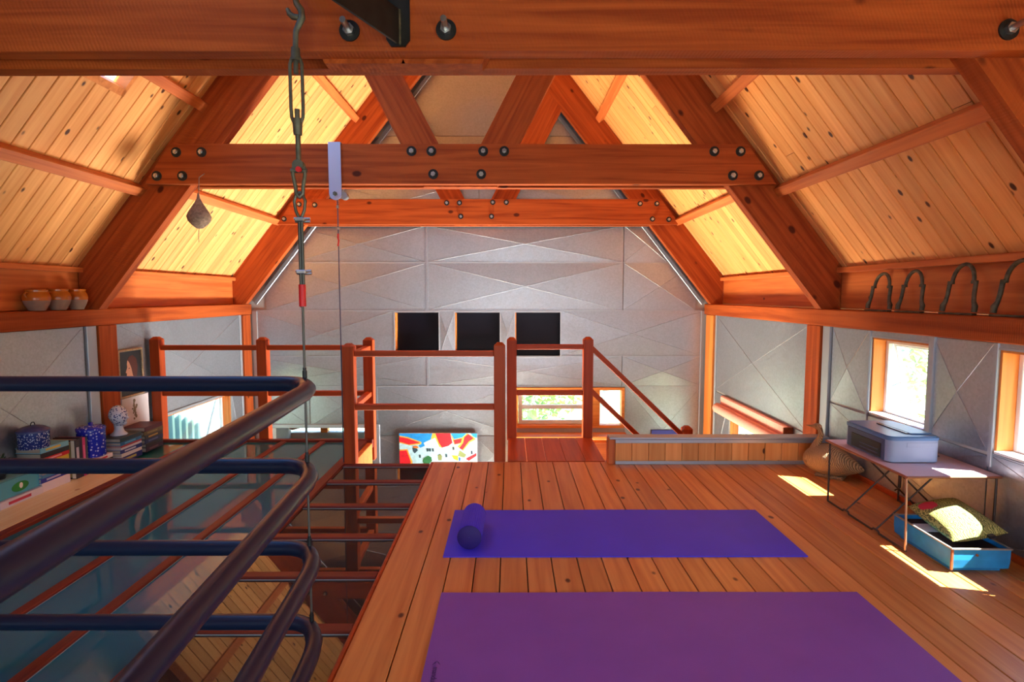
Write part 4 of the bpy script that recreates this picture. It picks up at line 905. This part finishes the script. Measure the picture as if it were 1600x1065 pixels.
for h,c,nm,b in ((0.058,(226,220,228),'thick white book at the bottom of the stack under the speckled tin',None),(0.03,(60,66,170),'indigo book second from the bottom under the speckled tin',(190,190,220)),(0.022,(70,140,190),'slim blue book third from the bottom under the speckled tin',None),
 (0.045,(150,150,170),'grey book in the stack under the speckled tin, hidden by the pipe',None),(0.036,(214,190,60),'yellow and black book in the stack under the speckled tin',(30,24,24)),(0.024,(206,34,44),'slim red book in the stack under the speckled tin',(240,180,180)),(0.032,(34,34,40),'black book second from the top under the speckled tin',None),(0.034,(120,190,214),'pale cyan book on top of the stack under the speckled tin',(220,200,90))):
    book_flat(-3.055+random.uniform(-0.006,0.006),3.705+random.uniform(-0.008,0.008),z,0.165,0.225,h,c,nm,g1,random.uniform(-0.04,0.02),b); z+=h+0.0004
ZT1=z
def spots(name,base,spot,scale,size,rnd=1.0,rough=0.25):
    m,n,b=M(name); L=n.links.new; N=n.nodes.new; t=N('ShaderNodeTexCoord'); v=N('ShaderNodeTexVoronoi'); v.inputs['Scale'].default_value=scale; v.inputs['Randomness'].default_value=rnd
    L(t.outputs['Object'],v.inputs[0]); r=N('ShaderNodeValToRGB'); r.color_ramp.elements[0].position=size-0.05; r.color_ramp.elements[0].color=spot; r.color_ramp.elements[1].position=size+0.05; r.color_ramp.elements[1].color=base
    L(v.outputs['Distance'],r.inputs[0]); L(r.outputs[0],b.inputs['Base Color']); b.inputs['Roughness'].default_value=rough; return m
M_TIN1=spots('blue_floral_enamel',srgb(30,52,130),srgb(190,210,235),95,0.34); M_TIN2=spots('cobalt_dabbed_glaze',srgb(24,44,190),srgb(190,205,245),46,0.30,0.7); M_HEADP=spots('blue_white_pattern',srgb(205,215,235),srgb(40,60,130),70,0.36)
M_CERW=plain('pale_blue_ceramic',srgb(196,208,228),0.3); M_TLID=plain('navy_lid',srgb(44,60,120),0.35,noise=0.2,nscale=60)
tn=thing('lidded_tin','round blue floral tin with domed navy lid and wire ring, on the first book stack','tin',(-3.045,3.63,ZT1))
obj('body',MB().lathe([(0.001,0.001),(0.082,0.001),(0.084,0.006),(0.084,0.105)],28,(-3.045,3.63,ZT1)),M_TIN1,tn)
obj('lid',MB().lathe([(0.088,0.103),(0.089,0.113),(0.086,0.117),(0.06,0.133),(0.03,0.142),(0.001,0.145)],28,(-3.045,3.63,ZT1)),M_TLID,tn)
obj('ring_handle',MB().tube([(-3.045,3.63+0.016*math.cos(a),ZT1+0.148+0.016*math.sin(a)) for a in [2*PI*k/14 for k in range(14)]],0.0028,6,closed=True),M_BLACK,tn)
g2='upright books between the two blue tins'
y=3.865
for th,h,dx,c,b,nm in ((0.045,0.27,0.20,(38,34,52),(200,190,205),'upright black spined book with flower cover, nearest of the upright row'),(0.022,0.275,0.19,(46,42,60),None,'dark grey upright book behind the flower cover book'),(0.026,0.27,0.19,(200,60,130),(230,120,170),'magenta upright book in the row between tins'),(0.020,0.265,0.19,(60,84,92),None,'slim teal upright book, last of the upright row')):
    o=book_up(-2.965,y,th,dx,h,c,nm,g2,b)
    if y==3.865:
        T=W[o]
        obj('cover_picture',MB().box((-dx+0.012,-0.001,0.01),(-0.03,0.0005,h-0.01)),spots('flower_cover',srgb(178,168,110),srgb(150,60,60),16,0.22,rough=0.6),o,T)
        obj('cover_edge',MB().box((-0.028,-0.001,0.004),(-0.004,0.0005,h-0.004)),cm((226,222,205)),o,T)
    y+=th+0.001
g3='books lying under the cobalt tin'
z=LZ
for h,c,nm,b in ((0.026,(40,44,70),'navy book at the bottom under the cobalt tin',(200,200,215)),(0.018,(228,228,232),'slim white book second from the bottom under the cobalt tin',None),(0.024,(36,36,44),'black book second from the top under the cobalt tin',(200,60,60)),(0.030,(232,230,232),'white book with red mark on top of the stack under the cobalt tin',(200,40,50))):
    book_flat(-3.03,4.09,z,0.19,0.19,h,c,nm,g3,random.uniform(-0.05,0.02),b); z+=h+0.0004
ZT2=z
t2_=thing('lidded_jar','cobalt blue lidded jar with white dabs, on the second book stack','jar',(-3.02,4.095,ZT2))
obj('body',MB().lathe([(0.001,0.001),(0.084,0.001),(0.087,0.008),(0.087,0.19)],28,(-3.02,4.095,ZT2)),M_TIN2,t2_)
obj('lid',MB().lathe([(0.090,0.188),(0.091,0.205),(0.08,0.215),(0.03,0.222),(0.012,0.225),(0.016,0.24),(0.001,0.246)],28,(-3.02,4.095,ZT2)),M_TIN2,t2_)
g4='books lying under the ceramic head'
z=LZ
for h,c,nm,b in ((0.042,(40,50,120),'navy book with bright print at the bottom under the ceramic head',(190,190,110)),(0.026,(232,228,226),'white book second from the bottom under the ceramic head',None),(0.030,(38,58,130),'blue book third from the bottom under the ceramic head',(210,215,230)),(0.016,(222,222,230),'slim white book in the stack under the ceramic head',None),(0.014,(176,60,66),'slim red book in the stack under the ceramic head',None),(0.026,(40,110,160),'teal blue book second from the top under the ceramic head',(90,180,215)),(0.030,(40,60,66),'dark green book on top of the stack under the ceramic head',None)):
    book_flat(-3.0,4.355,z,0.19,0.24,h,c,nm,g4,random.uniform(-0.05,0.03),b); z+=h+0.0004
ZH=z
hd=thing('ceramic_head','blue and white patterned ceramic head facing right, on the third book stack','ornament',(-3.0,4.36,ZH))
obj('neck',MB().lathe([(0.001,0.001),(0.058,0.001),(0.056,0.010),(0.036,0.028),(0.030,0.05),(0.034,0.085)],20,(-3.0,4.36,ZH)),M_CERW,hd)
def headfn(p):
    q=p.copy()
    if p.z<0: q.x=p.x*(1-0.25*(-p.z/0.09))+0.012*(-p.z/0.09)
    return q
obj('skull',MB().ell((-3.0,4.36,ZH+0.148),(0.066,0.060,0.082),24,18,fn=headfn),M_HEADP,hd)
obj('nose',MB().cyl((-2.945,4.36,ZH+0.155),(-2.925,4.36,ZH+0.128),0.004,8,0.010),M_CERW,hd)
obj('chin',MB().ell((-2.952,4.36,ZH+0.092),(0.018,0.016,0.014),12,8),M_CERW,hd)
for s in (-1,1): obj('ear',MB().ell((-3.005,4.36+s*0.058,ZH+0.145),(0.012,0.006,0.018),10,8),M_CERW,hd)
obj('lips',MB().ell((-2.94,4.36,ZH+0.112),(0.006,0.012,0.006),10,6),M_CERW,hd)
g5='old dark books stacked by the railing post'
z=LZ
for h,c,nm,b in ((0.036,(70,40,60),'plum book at the bottom of the old dark stack',(120,90,100)),(0.030,(56,50,54),'charcoal book second from the bottom of the old dark stack',None),(0.034,(36,46,92),'navy book third from the bottom of the old dark stack',(90,100,150)),(0.032,(60,58,54),'dark olive book in the old dark stack with a gold label',(196,156,84)),(0.032,(104,92,54),'worn gold spined book second from the top of the old dark stack',(150,130,80)),(0.034,(84,28,48),'maroon book on top of the old dark stack',None)):
    book_flat(-3.01,4.655,z,0.185,0.24,h,c,nm,g5,random.uniform(-0.04,0.05),b); z+=h+0.0004
# boxes at the left edge
bxo=thing('illustrated_box','turquoise box with a green bird picture near the left picture edge','box',(-3.06,3.42,0.04))
obj('carton',MB().cbox((-3.135,3.30,0.041),(-2.995,3.60,0.145),0.003),cm((84,176,196)),bxo)
bp=MB(); bp.ell((-2.994,3.45,0.088),(0.0015,0.062,0.030),20,10); obj('bird_picture',bp,cm((34,140,62)),bxo)
obj('bird_eye',MB().ell((-2.993,3.455,0.092),(0.0018,0.014,0.018),12,8),cm((236,236,230)),bxo)
obj('lid_label',MB().box((-3.12,3.33,0.1452),(-3.01,3.57,0.147)),cm((130,205,215)),bxo)
b2=book_flat(-3.05,3.44,LZ,0.15,0.31,0.043,(216,214,226),'white spined picture book with red flowers under the turquoise box','books by the turquoise box',0.0,(190,60,90))
pp=thing('potted_plant','small dark leafy plant behind the pipe at the left edge','plant',(-3.09,3.40,0.147))
obj('pot',MB().lathe([(0.001,0.0),(0.03,0.0),(0.038,0.06),(0.034,0.06),(0.03,0.05)],16,(-3.075,3.40,0.148)),M_PDARK,pp)
lf=MB()
for k in range(90):
    a=random.uniform(0,2*PI); e=random.uniform(0.1,1.4); d=Vector((math.cos(a)*math.cos(e),math.sin(a)*math.cos(e),math.sin(e))); p=Vector((-3.075,3.40,0.215))+d*random.uniform(0.02,0.075); s=Vector((-d.y,d.x,0.2)).normalized()*0.012
    p.x=max(p.x,-3.14); lf.add([p-d*0.016,p+s,p+d*0.02,p-s],[(0,1,2,3)])
M_LEAFD=plain('dark_leaf',srgb(40,84,44),0.5); o=obj('foliage',lf,M_LEAFD,pp); o['kind']='stuff'

# portrait and card on the left wall
pt_=thing('portrait_painting','small dark portrait of a woman in profile in worn frame, on the left wall','painting',(-3.14,4.71,0.42))
def wallquad(mb,P,x,t,mi=0): mb.prism([(x,p[0],p[1]) for p in P],(t,0,0),mi); return mb
Y0,Y1,Z0,Z1=4.60,4.875,0.425,0.80
fr=MB()
for a,b,c,d in ((Y0-0.02,Y1+0.012,Z1-0.008,Z1+0.010),(Y0-0.02,Y1+0.012,Z0-0.012,Z0+0.006),(Y1-0.006,Y1+0.012,Z0,Z1),(Y0-0.02,Y0-0.004,Z0,Z1)): fr.cbox((-3.152,a,c),(-3.122,b,d),0.004)
obj('frame',fr,plain('worn_gilt_frame',srgb(160,140,110),0.6,noise=0.3,nscale=60),pt_)
wf_=lambda u,v:(Y0+u*(Y1-Y0),Z0+v*(Z1-Z0))
obj('canvas',MB().box((-3.150,Y0-0.005,Z0),(-3.134,Y1-0.006,Z1-0.008)),plain('dark_canvas',srgb(34,38,44),0.5),pt_)
face=[(0.36,0.78),(0.33,0.70),(0.34,0.63),(0.26,0.52),(0.31,0.50),(0.30,0.45),(0.34,0.42),(0.33,0.36),(0.40,0.33),(0.44,0.22),(0.60,0.24),(0.80,0.18),(0.80,0.30),(0.64,0.36),(0.58,0.46),(0.56,0.62),(0.48,0.76)]
hair=[(0.36,0.79),(0.44,0.86),(0.60,0.88),(0.76,0.80),(0.80,0.62),(0.76,0.42),(0.66,0.36),(0.57,0.44),(0.52,0.60),(0.44,0.72)]
obj('painted_face',wallquad(MB(),[wf_(*p) for p in face],-3.134,0.0012),plain('painted_skin',srgb(206,150,122),0.5),pt_)
obj('painted_hair',wallquad(MB(),[wf_(*p) for p in hair],-3.134,0.0018),plain('painted_hair',srgb(84,36,26),0.5),pt_)
obj('painted_eye',wallquad(MB(),[wf_(*p) for p in ((0.38,0.60),(0.44,0.615),(0.45,0.60),(0.40,0.59))],-3.134,0.0022),plain('painted_eye',srgb(50,26,22),0.5),pt_)
cd_=thing('picture_card','pale card with a floral sketch leaning on the left wall behind books','card',(-3.12,4.78,0.2))
obj('card_sheet',MB().box((-3.138,4.60,0.0),(-3.130,4.94,0.41)),plain('card_white',srgb(214,210,214),0.7,noise=0.05,nscale=10),cd_)
fl=MB()
for k in range(26):
    a=random.uniform(0,2*PI); r=random.uniform(0,0.05); p=(4.755+r*0.6*math.cos(a),0.30+r*1.6*math.sin(a)); q=random.uniform(0.008,0.016)
    wallquad(fl,[(p[0]+q*math.cos(t),p[1]+q*math.sin(t)) for t in [2*PI*j/6 for j in range(6)]],-3.130,0.0008+0.00003*k)
obj('sketch',fl,plain('sketch_olive',srgb(120,110,90),0.7),cd_)

# ------------------------------------------------------------------ painting and sign on the far wall
PX0,PX1,PZ1=-1.355,-0.404,-0.43
ps=(PX1-PX0)/(1460-240)
def PP(x,y): return (PX0+(x-240)*ps, PZ1-(y-148)*ps)
pn=thing('town_painting','bright painting of white houses under red roofs, on the far wall','painting',(-0.88,YF-0.03,-0.8))
obj('canvas',MB().cbox((PX0,YF-0.05,-1.05),(PX1,YF-0.022,PZ1),0.002),M_WHITE,pn)
cols={'sky':(20,140,215),'red':(222,24,40),'house':(176,222,234),'edge':(240,170,60),'green':(34,110,62),'olive':(124,140,84),'dark':(44,70,84),'cream':(232,222,190),'yel':(236,196,40),'blue':(30,90,200),'lil':(190,196,226),'orange':(214,120,40)}
keys=list(cols); pm=[plain('paint_'+k,srgb(*c),0.6,noise=0.16,nscale=26) for k,c in cols.items()]
mb=MB(); lay=[0]
def patch(k,P):
    lay[0]+=1; yy=YF-0.0502-0.00012*lay[0]
    mb.add([(PP(*p)[0],yy,PP(*p)[1]) for p in P],[list(range(len(P)))],False,keys.index(k))
patch('house',[(240,148),(1460,148),(1460,930),(240,930)])
patch('sky',[(240,150),(800,150),(740,245),(620,300),(640,350),(570,380),(540,350),(580,300),(430,240),(330,200),(240,180)])
patch('edge',[(240,190),(380,210),(590,290),(580,325),(400,340),(240,300)]); patch('red',[(240,205),(370,230),(570,300),(390,328),(300,300),(240,285)])
patch('edge',[(240,410),(365,400),(440,600),(440,930),(240,930)]); patch('red',[(240,430),(350,420),(415,600),(415,930),(240,930)])
patch('edge',[(735,250),(760,150),(810,150),(880,330),(915,380),(870,370),(800,220)]); patch('red',[(805,150),(1040,150),(1075,300),(1010,350),(910,378),(860,300)])
patch('sky',[(1050,150),(1290,150),(1230,215),(1080,245)]); patch('sky',[(1360,150),(1460,150),(1460,225),(1400,205)])
patch('edge',[(1040,150),(1100,250),(1230,215),(1300,150),(1400,205),(1440,245),(1350,290),(1240,430),(1150,360),(1210,310),(1100,330)]); patch('red',[(1090,258),(1225,230),(1205,300),(1110,325)]); patch('red',[(1260,210),(1320,160),(1405,230),(1330,280),(1230,415),(1180,385),(1240,300)])
patch('lil',[(1300,400),(1380,280),(1440,265),(1440,470),(1290,520)]); patch('cream',[(1050,350),(1110,335),(1200,410),(1150,480),(1060,470)])
patch('olive',[(1180,420),(1290,490),(1260,540),(1160,510)]); patch('yel',[(1060,500),(1160,510),(1160,590),(1090,560)]); patch('blue',[(1170,530),(1200,545),(1195,590),(1170,590)]); patch('red',[(1280,560),(1450,460),(1450,510),(1330,590)])
patch('green',[(600,590),(620,545),(690,505),(740,530),(750,590),(700,640),(620,640)]); patch('olive',[(840,500),(880,485),(910,510),(900,580),(850,580)]); patch('dark',[(440,380),(520,395),(530,420),(480,470),(455,440)]); patch('orange',[(440,355),(520,350),(545,385),(470,385)])
for x,y in ((545,490),(665,390),(705,390),(750,390),(1072,365),(1360,430),(960,480)): patch('dark',[(x,y),(x+28,y),(x+32,y+48),(x+2,y+50)])
obj('paint',mb,pm,pn)
sg=thing('blue_sign','small blue sign with white marks low on the far wall, behind the half wall','sign',(1.9,YF-0.02,-0.5))
obj('plate',MB().cbox((1.735,YF-0.045,-0.85),(2.11,YF-0.022,-0.395),0.002),plain('sign_blue',srgb(70,84,190),0.5),sg)
mk=MB()
for x,z,w,h in ((1.80,-0.452,0.03,0.018),(1.855,-0.452,0.035,0.02),(1.92,-0.457,0.02,0.03)): mk.box((x,YF-0.0465,z-h),(x+w,YF-0.0445,z+h*0.3))
obj('white_marks',mk,M_WHITE,sg)

# ------------------------------------------------------------------ outside
M_GROUND=plain('dry_grass_ground',srgb(150,160,110),0.95,noise=0.25,nscale=3)
obj('ground',MB().box((-30,-20,ZLO-0.5),(30,40,ZLO-0.12)),M_GROUND,label='pale grassy ground outside the house',cat='ground',kind='structure')
def corr():
    mb=MB(); x0=-4.6; n=500; y0=4.0; y1=17.0; V=[]
    for k in range(n+1):
        y=y0+(y1-y0)*k/n; dx=0.05*(1 if (k//3)%2 else 0)
        V.append((x0+dx,y,ZLO)); V.append((x0+dx,y,2.2))
    mb.add(V,[(2*k,2*k+1,2*k+3,2*k+2) for k in range(n)]); mb.box((x0-0.12,y0,ZLO),(x0-0.05,y1,2.2)); return mb
obj('shed_siding',corr(),plain('pale_green_siding',srgb(158,186,186),0.5,0.1),label='pale corrugated siding of the shed outside the left window',cat='siding',kind='thing')
M_LEAF=plain('bright_leaf',srgb(176,204,140),0.6,noise=0.45,nscale=1.2); M_BARK=plain('pale_bark',srgb(200,196,190),0.8,noise=0.2,nscale=6)
def shrub(name,c,r,h,label,cat,n=1500,seed=1,trunk=None,leaf=0.09):
    rr=random.Random(seed); o=thing(name,label,cat,(c[0],c[1],ZLO-0.12)); mb=MB()
    for k in range(n):
        u=rr.uniform(-1,1); a=rr.uniform(0,2*PI); q=rr.uniform(0.35,1)**0.5; p=Vector((c[0]+r[0]*q*math.sqrt(1-u*u)*math.cos(a),c[1]+r[1]*q*math.sqrt(1-u*u)*math.sin(a),c[2]+r[2]*q*u))
        d=Vector((rr.gauss(0,1),rr.gauss(0,1),rr.gauss(0,0.7))).normalized(); e=d.cross(Vector((rr.gauss(0,1),rr.gauss(0,1),rr.gauss(0,1)))).normalized(); L_=leaf*rr.uniform(0.6,1.3)
        mb.add([p-d*L_,p+e*L_*0.4,p+d*L_,p-e*L_*0.4],[(0,1,2,3)])
    f=obj('foliage',mb,M_LEAF,o); f['kind']='stuff'
    tp=trunk or [(c[0],c[1],ZLO-0.12),(c[0]+0.05,c[1],c[2]),(c[0],c[1],c[2]+r[2]*0.6)]
    obj('trunk',MB().tube(tp,[0.11,0.09,0.05] if len(tp)==3 else 0.1,8),M_BARK,o)
shrub('shrub',(0.4,11.0,0.1),(1.3,0.8,1.5),0,'leafy green shrub outside the far window, on its left side','shrub',2200,1)
shrub('shrub',(3.3,12.2,0.3),(1.3,0.8,1.7),0,'leafy green shrub outside the far window, on its right side','shrub',2200,2)
shrub('gum_tree',(2.4,10.2,3.6),(1.2,1.0,0.8),0,'pale barked gum tree leaning outside the far window','tree',800,3,[(1.35,10.0,ZLO-0.12),(1.75,10.0,-0.2),(2.3,10.1,3.6)])
shrub('shrub',(7.5,5.2,0.4),(1.0,1.6,1.6),0,'sunlit shrub outside the window behind the printer','shrub',2200,4)
shrub('shrub',(7.5,9.0,0.2),(1.0,1.5,1.6),0,'sunlit shrub outside the low window under the pink blind','shrub',1800,5)
shrub('shrub',(7.0,1.6,0.3),(1.0,1.3,1.5),0,'sunlit shrub outside the window at the right picture edge','shrub',1800,6)
